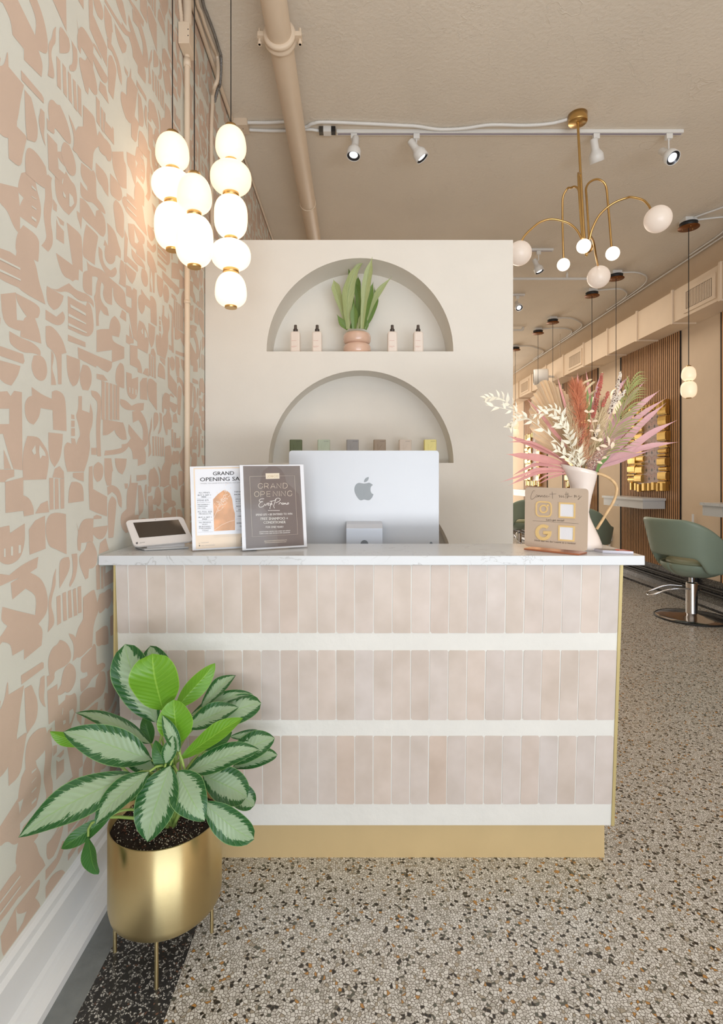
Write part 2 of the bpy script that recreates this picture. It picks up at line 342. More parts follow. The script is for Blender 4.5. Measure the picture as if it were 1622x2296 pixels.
# ================================================================ WALLPAPER PRINT (one repeat, then its lattice)
A = crop(0, 340, 4.9152); B = crop(0, 700, 3.189); C = crop(0, 1420, 5.793); D = crop(0, 0, 3.28)
shapes = [
A(235,235,285,225,330,275,395,330,400,400,440,540,455,650,440,760,400,845,200,700,215,590,260,510,200,450,195,420,205,330),
A(527,250,572,290,560,350,575,500,585,560,560,680,560,800,580,900,583,1000,565,1060,530,1105,455,1035,515,960,500,850,480,720,480,620,500,500,492,350,500,290),
A(605,150,715,250,725,215,780,320,830,370,850,500,845,590,800,650,760,700,690,640,620,520,603,350),
A(585,520,628,590,625,665,583,635), A(620,705,705,775,702,820,665,800,640,740), A(620,740,640,800,705,880,705,1020,620,960),
A(735,780,890,905,905,1000,912,1330,870,1295,865,1420,835,1408,800,1430,770,1405,720,1385,695,1355,680,1330,650,1250,615,1115,800,1250,785,1150,750,900),
A(950,800,1080,920,1080,960,1050,1120,1045,1250,960,1190,910,1150,912,1040,925,900),
A(895,120,1010,215,1030,205,1060,265,1060,500,1095,545,1130,590,1160,660,1160,690,1100,650,1050,590,1010,555,970,555,920,520,885,480,885,330,930,400,965,435,962,400,960,385,910,310,885,230),
A(1055,120,1195,265,1195,500,1150,440,1120,375,1090,345,1055,260),
A(880,510,920,520,985,600,1050,720,1060,650,1100,640,1150,720,1165,800,1165,900,1140,940,1110,930,1060,870,940,760,905,715,893,860,870,770,850,720,845,650,880,680),
A(1215,240,1290,320,1335,400,1350,480,1340,530,1310,545,1260,510,1210,460),
A(1235,0,1360,0,1365,100,1395,150,1395,410,1330,395,1290,310,1270,260,1240,150,1235,50),
A(1395,0,1490,50,1500,200,1500,390,1470,330,1440,200,1400,140),
A(1395,455,1500,540,1505,780,1440,720,1390,660,1370,610,1345,560,1345,510,1370,490,1395,500),
A(1250,560,1275,530,1310,560,1350,630,1370,720,1365,860,1370,930,1350,955,1310,910,1280,870,1265,740,1250,640),
A(1180,785,1230,830,1275,900,1300,1000,1335,1100,1330,1180,1290,1140,1270,1150,1270,1200,1240,1240,1200,1240,1160,1190,1150,1100,1160,1040,1140,1030,1155,970,1190,1040,1190,900),
A(1085,1045,1130,1085,1130,1180,1160,1260,1220,1310,1270,1270,1290,1310,1280,1360,1240,1390,1180,1370,1120,1270,1085,1150),
A(955,1195,975,1240,1050,1275,1120,1300,1180,1360,1230,1410,1375,1530,1385,1630,1390,1690,1450,1780,1450,1800,1255,1660,1245,1500,1235,1500,1235,1690,1190,1680,1150,1640,1130,1560,1150,1480,1120,1435,1105,1500,1105,1620,1150,1700,1185,1720,1200,1810,1150,1800,1110,1740,1085,1800,1090,1920,1060,1920,1055,1700,1030,1600,1055,1560,1060,1460,1080,1395,1060,1375,1015,1375,1015,1590,960,1570,910,1520,912,1340,930,1320,965,1310),
A(1330,1190,1370,1220,1390,1330,1385,1500,1310,1455,1325,1380,1315,1310),
A(1410,790,1480,800,1485,1000,1570,1040,1540,1100,1490,1080,1420,1000),
A(1375,860,1410,960,1395,1230,1365,1210,1370,1000), A(1345,1740,1390,1780,1390,1875,1320,1825),
A(255,810,430,940,430,1100,420,1215,370,1190,400,1270,430,1440,470,1560,500,1685,180,1510,160,1350,160,1200,185,1100,165,1060,185,900),
A(515,1480,700,1590,690,1650,640,1730,590,1745,530,1690,508,1580),
A(560,1500,620,1525,700,1480,760,1450,830,1520,900,1550,960,1570,1030,1640,1035,1720,980,1650,900,1650,840,1620,750,1535,640,1552),
A(745,1590,945,1700,960,1650,1010,1700,1040,1950,1000,2030,940,2040,750,1950),
A(175,1560,420,1685,445,1760,420,1830,320,1850,250,1760,185,1650),
A(500,1740,620,1820,690,1760,720,1820,700,1890,630,1925,500,1850),
A(605,0,750,0,760,100,740,150,710,160,665,110), A(830,0,1030,0,1015,210,900,80), A(1110,0,1190,0,1185,40,1150,45,1120,20),
B(65,45,155,80,135,115,70,100), B(160,70,180,30,240,20,260,70,285,150,295,225,145,175,148,110),
B(65,135,160,190,230,215,290,270,290,310,230,290,165,290,100,250,65,215), B(-40,228,165,300,175,350,165,370,-40,298),
B(-50,330,145,385,130,450,80,525,30,510,-30,450), B(225,360,240,310,285,305,325,340,340,420,325,480,290,495,250,470,225,410),
B(325,100,360,95,400,130,450,200,475,290,440,300,440,515,415,515,405,320,365,265,325,235),
B(365,275,385,300,380,360,370,400,395,480,400,520,365,520), B(475,305,570,340,572,450,550,520,520,530,495,490,478,420),
B(570,440,590,375,630,380,655,430,655,510,630,560,590,555,570,500), B(485,160,610,215,612,250,485,205),
B(555,250,690,310,800,355,800,400,770,430,730,410,690,380,685,395,560,330),
B(690,130,720,120,780,120,790,50,820,25,850,60,865,110,850,180,800,165,805,210,888,250,888,330,800,360,800,270,690,285),
B(830,400,860,360,890,380,888,545,850,535,822,500),
B(-30,570,50,565,75,600,100,562,155,572,158,900,160,1130,95,1120,55,1000,20,870,-30,870,-30,800,65,800,65,690,-30,690),
B(25,980,80,1120,28,1120), B(-30,1125,100,1125,100,1175,45,1195,35,1215,-30,1215),
B(175,650,200,605,228,598,225,535,300,590,370,620,370,570,400,555,450,580,470,640,475,850,380,840,375,700,290,685,280,750,240,805,205,790,178,740),
B(345,860,448,870,445,950,430,1050,390,1108,355,1060,345,960),
B(165,980,195,885,270,890,300,930,345,1000,350,1080,330,1195,165,1200,160,1100),
B(560,600,585,600,585,700,640,720,645,650,665,720,660,810,640,860,640,915,645,960,630,1050,600,1140,480,1140,460,1060,455,960,480,930,510,940,508,900,535,905,545,950,560,900,575,880,560,800,540,740,560,690),
B(508,730,530,735,533,765,508,762), B(508,775,533,775,533,820,508,820), B(508,830,535,830,535,885,508,885),
B(650,560,690,565,720,600,725,640,720,750,715,850,722,1030,695,1030,690,970,685,800,700,650,680,620,655,600), B(650,970,690,970,690,1020,652,1018),
B(735,765,880,790,900,850,905,910,870,915,825,870,820,840,770,880,735,880), B(690,440,740,450,770,490,730,490,690,475),
B(860,620,900,630,940,670,980,650,1030,650,1025,700,990,710,950,700,900,700,855,660),
B(945,710,1000,700,1040,760,1060,850,1060,940,1030,970,1045,1010,1040,1080,985,1100,985,1050,950,1050,945,990,920,960,880,1010,745,1025,750,990,810,985,870,970,870,945,910,940,935,900,915,860,920,800,960,850,1020,920,1025,830,990,770,950,790),
B(745,1045,795,1045,808,1135,800,1140,795,1240,765,1240,750,1200,745,1140), B(820,1045,905,1048,900,1110,875,1160,845,1145,825,1100),
B(665,1100,700,1070,735,1090,740,1150,725,1200,695,1215,668,1180), B(635,1105,660,1100,665,1265,765,1320,765,1460,690,1435,640,1410,632,1250),
B(765,1250,800,1232,850,1260,872,1330,870,1400,845,1380,835,1310,800,1285,770,1310), B(775,1350,800,1315,832,1340,830,1400,810,1610,775,1615,770,1450),
B(375,1180,390,1120,425,1100,455,1140,458,1190), B(350,1185,380,1185,382,1410,354,1414), B(390,1190,416,1192,420,1406,392,1410), B(428,1192,458,1192,458,1403,432,1406),
B(520,1150,598,1145,598,1210,560,1200,520,1180), B(490,1270,510,1215,550,1210,595,1240,598,1350,488,1365),
B(35,1215,165,1180,165,1310,210,1330,240,1400,240,1445,170,1460,165,1420,38,1435), B(250,1440,290,1370,340,1348,350,1430), B(888,1225,915,1225,912,1260,893,1260),
B(930,1220,985,1220,975,1300,965,1430,940,1560,900,1580,865,1540,860,1450,900,1410,918,1400,915,1350),
B(-30,1545,65,1525,70,1580,175,1510,178,1640,150,1750,90,1800,30,1805,-20,1770), B(205,1555,250,1490,320,1455,325,1690,210,1735),
B(325,1520,345,1450,400,1430,470,1445,475,1730,430,1710,390,1690,350,1675,328,1600),
B(545,1500,560,1560,580,1500,610,1475,668,1475,665,1540,770,1525,765,1570,740,1620,700,1625,665,1590,665,1640,580,1650,575,1710,555,1700,550,1620,560,1580),
B(668,1460,690,1448,725,1460,725,1475,668,1480), B(565,1740,610,1700,620,1650,660,1640,690,1700,698,1780,670,1830,635,1835,630,1900,610,1910,580,1840,565,1790),
B(705,1730,715,1650,755,1615,778,1700), B(420,1790,450,1755,490,1750,502,1790,490,1860,425,1975),
B(510,1730,550,1725,555,1800,540,1900,500,1965,490,1950,520,1880,520,1790),
B(402,2035,430,2022,436,2220,408,2240), B(445,2010,470,2000,478,2200,452,2210), B(485,1995,505,1985,515,2180,490,2190), B(520,1985,540,1972,552,2165,528,2175), B(553,1965,578,1958,583,2145,558,2155),
B(400,1830,396,1880,398,1950,374,2020,362,2100,382,2160,390,2230,340,2290,350,2200,345,2120,345,2050,370,1970,378,1890),
D(545,980,575,930,610,930,610,770,690,850,700,900,715,1000,730,965,765,1010,790,1080,790,1140,760,1140,730,1110,725,1075,690,1100,665,1235,590,1180,550,1100),
B(725,2030,760,1985,790,1975,800,2010,795,2080,770,2120,735,2110), B(685,1810,712,1800,715,1980,690,1985), B(720,1820,738,1820,740,1975,722,1978), B(742,1815,812,1815,815,1925,745,1965),
C(270,550,540,375,565,385,565,450,275,665), C(630,300,680,180,740,150,775,85,850,110,900,180,925,280,910,360,840,430,750,470,700,510,710,600,610,700,605,560,640,545,620,430),
C(890,0,960,20,1000,100,1020,300,940,365,960,250,950,120,905,50), C(790,620,830,450,900,385,960,420,990,520,970,660,900,770,850,770,800,700),
C(520,580,575,545,580,700,565,850,590,960,545,930,505,840,500,740,520,640), C(315,720,400,670,420,700,440,760,480,850,490,1000,460,1150,400,1230,350,1310,330,1180,320,900),
C(-40,1060,50,890,90,640,100,640,110,860,290,740,270,900,220,1210,215,1380,330,1290,345,1300,300,1560,265,1840,110,1985,95,1490,-40,1590),
C(610,750,740,660,750,850,770,1080,630,1185), C(320,1600,350,1400,430,1290,520,1230,590,1225,610,1300,615,1510,330,1780),
]
for k in range(5):   # the five tall bars of the comb motif
    x0 = (725, 755, 783, 810, 832)[k]; x1 = (748, 775, 803, 828, 852)[k]
    shapes.append(B(x0, 490+.3*(x0-725), x1, 490+.3*(x1-725), x1, 772, x0, 766))
holes = [A(345,368,395,420,397,438,345,395), A(345,488,397,522,397,530,345,498), A(345,592,397,630,397,645,345,608), A(345,708,397,748,397,775,345,735),
A(690,290,695,310,685,365,678,340), A(690,435,720,480,722,515,695,490), A(760,455,800,500,815,570,780,610,760,600), A(770,1680,940,1780,945,1810,775,1715),
A(750,1780,945,1890,945,1905,750,1812), A(750,1885,955,1990,950,2002,750,1915), B(225,990,250,950,255,1010,240,1020), B(280,950,320,1000,325,1030,300,1025,285,1050,275,1000),
B(25,1690,37,1690,37,1750,25,1750), B(75,1675,90,1675,90,1740,75,1740), B(130,1665,147,1665,147,1720,130,1725), B(752,1815,800,1815,800,1838,752,1868),
A(1395,520,1500,630,1500,645,1395,535), A(1395,600,1502,712,1502,724,1395,618)]
DU, DV, VV = .715, .517, 1.551
def clipz(P, zlim, keep_above):
    out = []
    for i in range(len(P)):
        a, b = P[i], P[(i+1) % len(P)]
        ia = (a[1] >= zlim) == keep_above; ib = (b[1] >= zlim) == keep_above
        if ia: out.append(a)
        if ia != ib:
            t = (zlim-a[1])/(b[1]-a[1]); out.append((a[0]+(b[0]-a[0])*t, zlim))
    return out
def soften(P):
    """round the gentle corners of a traced outline, keep the sharp ones"""
    for _ in range(2):
        out = []; n = len(P)
        for i in range(n):
            a, b, c = Vector(P[i-1]), Vector(P[i]), Vector(P[(i+1) % n]); u, v = b-a, c-b
            if n > 5 and u.length > .3 and v.length > .3 and abs(u.angle_signed(v)) < math.radians(58): out += [tuple(b.lerp(a, .25)), tuple(b.lerp(c, .25))]
            else: out.append(tuple(b))
        P = out
    return P
def paper(polys, name, m, X0_):
    mb = MB()
    for si, P in enumerate(polys):
        X = X0_+si*.000005
        Q = []
        for x, y in soften(P):
            Yw = -XL*F/(CX-x); Q.append((Yw, H-(y-CY)/F*Yw))
        for k in range(-5, 12):
            for j in range(-6, 7):
                R = [(u+k*DU, v+k*DV+j*VV) for u, v in Q]
                if min(r[0] for r in R) < -2.3 or max(r[0] for r in R) > 8.2: continue
                if max(r[1] for r in R) < .2 or min(r[1] for r in R) > 3.8: continue
                if min(r[1] for r in R) < .19: R = clipz(R, .19, True)
                if R and max(r[1] for r in R) > 3.815: R = clipz(R, 3.815, False)
                if len(R) > 2: mb.poly([(X, u, v) for u, v in R])
    mb.build(name, m, wl)
paper(shapes, 'wallpaper_print', M_PAPER_PRINT, XL+.0003)
paper(holes, 'wallpaper_highlight', M_PAPER_BASE, XL+.0011)
# ================================================================ NICHE WALL
NX0, NX1, NZ = XL+.004, (1151-CX)/F*3.0, W(800, 538, 3.0).z
def arch_spec(cx, base, half, depth):
    c = W(cx, base, 3.0); return (c.x, c.z, half/F*3.0, depth)
arches = [arch_spec(807.5, 788, 209.5, .23), arch_spec(810, 1038, 207.5, .16), arch_spec(811, 1288, 208, .16)]
Yf, Yb = 3.0, 3.34
mb = MB()
def quad(x0, z0, x1, z1): mb.add([(x0, Yf, z0), (x1, Yf, z0), (x1, Yf, z1), (x0, Yf, z1)], [(0, 1, 2, 3)])
zs = [NZ]
NS = 40
for i, (cx, zb, r, dp) in enumerate(arches):
    top = NZ if i == 0 else arches[i-1][1]
    quad(NX0, zb, cx-r, top); quad(cx+r, zb, NX1, top)
    xs = [cx-r*math.cos(PI*k/NS) for k in range(NS+1)]
    for k in range(NS):
        za = zb+math.sqrt(max(0, r*r-(xs[k]-cx)**2)); zc = zb+math.sqrt(max(0, r*r-(xs[k+1]-cx)**2))
        mb.add([(xs[k], Yf, za), (xs[k+1], Yf, zc), (xs[k+1], Yf, top), (xs[k], Yf, top)], [(0, 1, 2, 3)])
    arc = [(cx-r*math.cos(PI*k/NS), zb+r*math.sin(PI*k/NS)) for k in range(NS+1)]
    mb.add([(x, y, z) for y in (Yf, Yf+dp) for x, z in arc], [(k, NS+1+k, NS+2+k, k+1) for k in range(NS)], True)
    mb.add([(x, Yf+dp, z) for x, z in arc], [tuple(range(NS+1))])
    mb.add([(cx-r, Yf, zb), (cx+r, Yf, zb), (cx+r, Yf+dp, zb), (cx-r, Yf+dp, zb)], [(0, 1, 2, 3)])
quad(NX0, 0, NX1, arches[-1][1])
mb.add([(NX0, Yb, 0), (NX1, Yb, 0), (NX1, Yb, NZ), (NX0, Yb, NZ)], [(0, 1, 2, 3)])
mb.add([(NX1, Yf, 0), (NX1, Yb, 0), (NX1, Yb, NZ), (NX1, Yf, NZ)], [(0, 1, 2, 3)])
mb.add([(NX0, Yf, NZ), (NX1, Yf, NZ), (NX1, Yb, NZ), (NX0, Yb, NZ)], [(0, 1, 2, 3)])
mb.add([(NX0, Yf, 0), (NX0, Yb, 0), (NX0, Yb, NZ), (NX0, Yf, NZ)], [(0, 1, 2, 3)])
struct(mb.build('wall_partition', M_PLASTER))
# ================================================================ RECEPTION COUNTER
def random_tint(name, cols, rough=.4, bump=.15, bscale=18, coat=0):
    """per-object colour from the object's random value, with a cloudy glaze"""
    m = bpy.data.materials.new(name); m.use_nodes = True; nt = m.node_tree; b = nt.nodes['Principled BSDF']; L = nt.links
    oi = nt.nodes.new('ShaderNodeObjectInfo'); r = nt.nodes.new('ShaderNodeValToRGB'); cr = r.color_ramp
    while len(cr.elements) < len(cols): cr.elements.new(.5)
    for i, c in enumerate(cols): cr.elements[i].position = i/(len(cols)-1); cr.elements[i].color = lin(c)
    L.new(oi.outputs['Random'], r.inputs[0])
    tc = nt.nodes.new('ShaderNodeTexCoord'); n = nt.nodes.new('ShaderNodeTexNoise'); n.noise_dimensions = '4D'; n.inputs['Scale'].default_value = 9; n.inputs['Detail'].default_value = 3
    L.new(tc.outputs['Object'], n.inputs['Vector']); L.new(oi.outputs['Random'], n.inputs['W'])
    ml = nt.nodes.new('ShaderNodeMixRGB'); ml.blend_type = 'MULTIPLY'; ml.inputs[0].default_value = 1
    r2 = nt.nodes.new('ShaderNodeValToRGB'); r2.color_ramp.elements[0].position = .3; r2.color_ramp.elements[1].position = .72
    r2.color_ramp.elements[0].color = (.86, .84, .82, 1); r2.color_ramp.elements[1].color = (1.04, 1.04, 1.06, 1)
    L.new(n.outputs['Fac'], r2.inputs[0]); L.new(r.outputs[0], ml.inputs[1]); L.new(r2.outputs[0], ml.inputs[2]); L.new(ml.outputs[0], b.inputs['Base Color'])
    b.inputs['Roughness'].default_value = rough
    if coat: b.inputs['Coat Weight'].default_value = coat
    bp = nt.nodes.new('ShaderNodeBump'); bp.inputs['Strength'].default_value = bump; bp.inputs['Distance'].default_value = .01
    L.new(n.outputs['Fac'], bp.inputs['Height']); L.new(bp.outputs[0], b.inputs['Normal'])
    return m
M_TILE = random_tint('blush_glazed_tile', [(206, 192, 182), (212, 199, 188), (208, 190, 176), (210, 201, 195), (214, 199, 187), (206, 197, 191)])
M_GROUT = mat('white_plaster_band', (226, 224, 218), .7, var=.03, bump=.25, bscale=25)
M_KICK = mat('matte_gold_kickboard', (214, 188, 140), .42, .25, var=.03)
M_GOLDEDGE = mat('gold_edge_trim', (196, 178, 124), .45, .3, var=.03)
def marble(name):
    m = mat(name, (204, 206, 208), .2, var=.02, spec=.28)
    nt = m.node_tree; b = nt.nodes['Principled BSDF']; L = nt.links; tc = nt.nodes.new('ShaderNodeTexCoord')
    n = nt.nodes.new('ShaderNodeTexNoise'); n.inputs['Scale'].default_value = 7; n.inputs['Detail'].default_value = 8; n.inputs['Distortion'].default_value = 2
    L.new(tc.outputs['Object'], n.inputs['Vector'])
    a = nt.nodes.new('ShaderNodeMath'); a.operation = 'SUBTRACT'; a.inputs[1].default_value = .5; L.new(n.outputs['Fac'], a.inputs[0])
    ab = nt.nodes.new('ShaderNodeMath'); ab.operation = 'ABSOLUTE'; L.new(a.outputs[0], ab.inputs[0])
    mr = nt.nodes.new('ShaderNodeMapRange'); mr.inputs['From Max'].default_value = .012; L.new(ab.outputs[0], mr.inputs['Value'])
    n2 = nt.nodes.new('ShaderNodeTexNoise'); n2.inputs['Scale'].default_value = 5; L.new(tc.outputs['Object'], n2.inputs['Vector'])
    mr2 = nt.nodes.new('ShaderNodeMapRange'); mr2.inputs['From Min'].default_value = .5; mr2.inputs['From Max'].default_value = .62; mr2.inputs['To Min'].default_value = 1; mr2.inputs['To Max'].default_value = 0; L.new(n2.outputs['Fac'], mr2.inputs['Value'])
    mxm = nt.nodes.new('ShaderNodeMath'); mxm.operation = 'MAXIMUM'; L.new(mr.outputs[0], mxm.inputs[0]); L.new(mr2.outputs[0], mxm.inputs[1])
    mix = nt.nodes.new('ShaderNodeMixRGB'); mix.inputs[1].default_value = lin((178, 178, 178)); mix.inputs[2].default_value = lin((206, 208, 210))
    L.new(mxm.outputs[0], mix.inputs[0]); L.new(mix.outputs[0], b.inputs['Base Color'])
    return m
M_QUARTZ = marble('white_quartz')
ZT, ZU = 1.096, 1.063
counter = thing('reception_counter', 'tiled blush reception counter with white plaster bands and gold kickboard', 'counter', (0, 1.9, 0))
def fy(z): return 1.768+(ZU-z)*.066
cx0, cx1 = -.803, .892
zb = .148
b = MB()
vs = [(cx0, fy(ZU), ZU), (cx1, fy(ZU), ZU), (cx1, fy(zb), zb), (cx0, fy(zb), zb)]
vb = [(x, 2.05, z) for x, _, z in vs]
b.add(vs+vb, [(0, 3, 2, 1), (4, 5, 6, 7), (0, 1, 5, 4), (1, 2, 6, 5), (2, 3, 7, 6), (3, 0, 4, 7)])
b.build('body', M_GROUT, counter)
MB().box(cx0+.03, .893, 1.878, 2.03, 0, zb).build('kickboard', M_KICK, counter)
e = MB(); e.add([(cx1, fy(ZU)-.004, ZU), (cx1+.010, fy(ZU)-.004, ZU), (cx1+.010, fy(zb)-.004, zb), (cx1, fy(zb)-.004, zb), (cx1, 2.05, ZU), (cx1+.010, 2.05, ZU), (cx1+.010, 2.05, zb), (cx1, 2.05, zb)],
      [(0, 3, 2, 1), (4, 5, 6, 7), (0, 1, 5, 4), (1, 2, 6, 5), (2, 3, 7, 6), (3, 0, 4, 7)])
e.build('side_panel', M_GOLDEDGE, counter, label='brass coloured side panel')
MB().box(cx0-.006, cx0, fy(ZU)-.002, 1.80, zb+.6, ZU).build('edge_trim', M_GOLDEDGE, counter)
MB().box(-.80, .86, 2.05, 2.50, .80, .83).build('work_surface', M_QUARTZ, counter)
for x_ in (-.80, .84): MB().box(x_, x_+.02, 2.05, 2.48, 0, .80).build('desk_support', M_WHITE, counter)
PITCH = .0636
rows = [(H-346/F*1.79, 1.0625), (H-543/F*1.80, H-386/F*1.788), (H-731/F*1.822, H-577/F*1.81)]
tile_mesh = {}
rnd = random.Random(3)
for ri, (z0, z1) in enumerate(rows):
    x = cx1-.002
    for k in range(27):
        w = PITCH-.0034 if k < 26 else (x-(cx0+.002))
        w = min(w, x-(cx0+.001))
        if w < .01: break
        t = MB(); j = lambda: rnd.uniform(-.0006, .0006)
        out = .0016+rnd.uniform(-.0003, .0004)
        r = .004
        pts = []
        for (px_, pz_, sx_, sz_) in ((x-w, z0, 1, 1), (x, z0, -1, 1), (x, z1, -1, -1), (x-w, z1, 1, -1)):
            rr = r*rnd.uniform(.3, 1.4); a, c_ = (px_+sx_*rr, pz_), (px_, pz_+sz_*rr)
            pts += [c_, a] if (sx_ == sz_) else [a, c_]
        pts = [(q[0]+j(), q[1]+j()) for q in pts]
        fr = [Vector((q[0], fy(q[1])-out, q[1])) for q in pts]
        cxm = x-w/2; czm = (z0+z1)/2
        bk = [Vector((cxm+(q[0]-cxm)*1.012, fy(q[1])+.004, czm+(q[1]-czm)*1.003)) for q in pts]
        n = len(fr); t.add(fr+bk, [tuple(range(n))]+[(i, n+i, n+(i+1) % n, (i+1) % n) for i in range(n)])
        t.build('tile', M_TILE, counter)
        x -= PITCH
ct = MB(); ct.box(XL+.003, .967, 1.75, 2.07, ZU+.001, ZT)
tag(ct.build('countertop', M_QUARTZ, bevel=.002), 'white veined quartz countertop slab resting on the tiled counter', 'countertop')
# ================================================================ OPAL PENDANT CLUSTER BY THE PATTERNED WALL
def opal(name, col, s):
    m = bpy.data.materials.new(name); m.use_nodes = True; nt = m.node_tree; b = nt.nodes['Principled BSDF']; L = nt.links
    b.inputs['Base Color'].default_value = (.62, .58, .52, 1); b.inputs['Roughness'].default_value = .3
    n = nt.nodes.new('ShaderNodeTexNoise'); n.inputs['Scale'].default_value = 5; tc = nt.nodes.new('ShaderNodeTexCoord'); L.new(tc.outputs['Object'], n.inputs['Vector'])
    mr = nt.nodes.new('ShaderNodeMapRange'); mr.inputs['To Min'].default_value = s*.9; mr.inputs['To Max'].default_value = s*1.1; L.new(n.outputs['Fac'], mr.inputs['Value'])
    b.inputs['Emission Color'].default_value = lin(col); L.new(mr.outputs[0], b.inputs['Emission Strength'])
    MATS[name] = m; return m
M_OPAL = opal('lit_opal_glass', (255, 218, 178), 1.45)
M_OPALD = opal('softly_lit_opal_glass', (255, 222, 182), 1.0)
M_OPAL2 = opal('lit_opal_glass_far', (255, 218, 176), .85)
def lobe(kind, w, h):
    """half-profiles (radius, z) of one blown lobe, top at z=0: flattened poles, full sides"""
    prof = []
    N = 18; ex = {'egg': 2.5, 'round': 2.35, 'tall': 2.7}[kind]
    for i in range(N+1):
        c = -math.cos(PI*i/N); r = max(0, 1-abs(c)**ex)**(1/ex); t = (c+1)/2
        if kind == 'egg': r *= .84+.20*t**1.1
        prof.append((max(.26*w/2, min(1, r)*w/2), -t*h))
    return prof
def string(px, Y, items, ztop_px, cord_top=ZC, label='', base=None, group='opal glass pendants by the patterned wall', glass=None, name='glass_pendant', dim=1):
    X = (px-CX)/F*Y
    t = thing(name, label, 'pendant lamp', (X, Y, W(px, items[-1][3], Y).z), group)
    z = lambda py: W(px, py, Y).z
    MB().tube([(X, Y, cord_top-.03), (X, Y, z(ztop_px))], .0022*max(1, Y/2.2*.8), 6).build('cord', M_BLACK, t)
    cz = MB().lathe([(.0001, 0), (.045, 0), (.045, .018), (.012, .03)], (X, Y, cord_top-.03)); cz.build('ceiling_cup', M_BRASS, t)
    MB().lathe([(.006, .012), (.024, .004), (.027, -.010), (.027, -.014)], (X, Y, z(ztop_px)), 24).build('cap', M_BRASS, t)
    for i, (kind, wpx, y0, y1) in enumerate(items):
        hgt = (y1-y0)/F*Y; w = wpx/F*Y
        MB().lathe(lobe(kind, w, hgt-.013)[::-1], (X, Y, z(y0)-.001), 36).build('glass_lobe', glass or (M_OPALD if i < dim else M_OPAL), t)
        zc = z(y1)
        last = i == len(items)-1; r = .185*w if last else .20*w
        MB().lathe([(r*.96, -.001), (r, .001), (r, .013), (r*.9, .015)], (X, Y, zc+(.007 if last else -.001)), 28).build('brass_ring', M_BRASS, t)
    return t
string(387, 2.145, [('egg', 77, 301, 384), ('round', 90, 384, 457), ('tall', 78, 457, 566)], 299, label='left pendant of three stacked opal globes hanging beside the patterned wall')
string(436, 2.06, [('egg', 81, 393, 484), ('tall', 83, 484, 604)], 391, label='front pendant of two stacked opal globes, shortest of the cluster')
string(518, 2.29, [('egg', 72, 285, 365), ('round', 91, 365, 440), ('tall', 74, 440, 539), ('round', 88, 539, 611), ('egg', 74, 611, 694)], 283, label='right pendant of five stacked opal globes, longest of the cluster', dim=2)
# ================================================================ BRASS PLANTER
pc = Vector((-.549, 1.537, 0)); R = .157; zr, zbm = .373, .118
M_BRUSH = mat('brushed_brass', (196, 178, 132), .34, 1, var=.03, aniso=.85); M_BRUSH.node_tree.nodes['Principled BSDF'].inputs['Anisotropic Rotation'].default_value = .25
def brush(m):
    nt = m.node_tree; b = nt.nodes['Principled BSDF']; L = nt.links; tc = nt.nodes.new('ShaderNodeTexCoord')
    tg_ = nt.nodes.new('ShaderNodeTangent'); tg_.direction_type = 'RADIAL'; tg_.axis = 'Z'; L.new(tg_.outputs[0], b.inputs['Tangent'])
    mp = nt.nodes.new('ShaderNodeMapping'); mp.inputs['Scale'].default_value = (3, 3, 900)
    n = nt.nodes.new('ShaderNodeTexNoise'); n.inputs['Scale'].default_value = 1; L.new(tc.outputs['Object'], mp.inputs[0]); L.new(mp.outputs[0], n.inputs['Vector'])
    bp = nt.nodes.new('ShaderNodeBump'); bp.inputs['Strength'].default_value = .06; bp.inputs['Distance'].default_value = .002
    L.new(n.outputs['Fac'], bp.inputs['Height']); L.new(bp.outputs[0], b.inputs['Normal'])
brush(M_BRUSH)
pot = thing('brass_planter', 'brushed brass round planter on thin legs, standing at the wall end of the counter', 'planter', pc)
prof = [(.0001, zbm), (R-.028, zbm), (R-.014, zbm+.004), (R-.004, zbm+.014), (R, zbm+.032), (R, zr), (R-.003, zr+.0015), (R-.005, zr), (R-.005, zr-.05), (.001, zr-.05)]
MB().lathe(prof, pc, 96).build('pot', M_BRUSH, pot)
for fx, fyy in ((351, 2216), (258, 2134), (475, 2090)):
    p = atZ(fx, fyy, 0.0); d = (Vector((p.x, p.y, 0))-pc).normalized()
    MB().tube([(p.x, p.y, 0), (p.x, p.y, zbm+.012)], .0052, 10).build('leg', M_BRUSH, pot)
MB().tube([(pc.x-.04, pc.y+.135, 0), (pc.x-.04, pc.y+.135, zbm+.012)], .0052, 10).build('leg', M_BRUSH, pot)
M_SOIL = mat('potting_soil', (52, 38, 32), .95, var=.5, nscale=60, bump=1, bscale=90)
sm = MB(); rows_ = []
for i in range(13):
    rr = (R-.006)*i/12; rows_.append([pc+Vector((rr*math.cos(a), rr*math.sin(a), zr-.026+.012*noise.noise(Vector((rr*40*math.cos(a), rr*40*math.sin(a), 0))))) for a in [2*PI*k/40 for k in range(41)]])
sm.grid(rows_); soil = sm.build('soil', M_SOIL, pot)
pl_ = MB(); ch = MB()
for k in range(900):
    a = rnd.uniform(0, 2*PI); rr = (R-.010)*math.sqrt(rnd.random()); s_ = rnd.uniform(.0008, .0021)
    q = pc+Vector((rr*math.cos(a), rr*math.sin(a), zr-.024+rnd.uniform(0, .005)))
    (pl_ if k % 5 else ch).add([q+Vector(v)*s_*(1 if k % 5 else 2) for v in ((1, 0, 0), (-1, 0, 0), (0, 1, 0), (0, -1, 0), (0, 0, 1), (0, 0, -1))], [(0, 2, 4), (2, 1, 4), (1, 3, 4), (3, 0, 4), (2, 0, 5), (1, 2, 5), (3, 1, 5), (0, 3, 5)])
pl_.build('perlite', mat('perlite', (232, 224, 204), .9), soil, kind='stuff'); ch.build('bark_chips', mat('bark_chip', (104, 66, 50), .9), soil, kind='stuff')
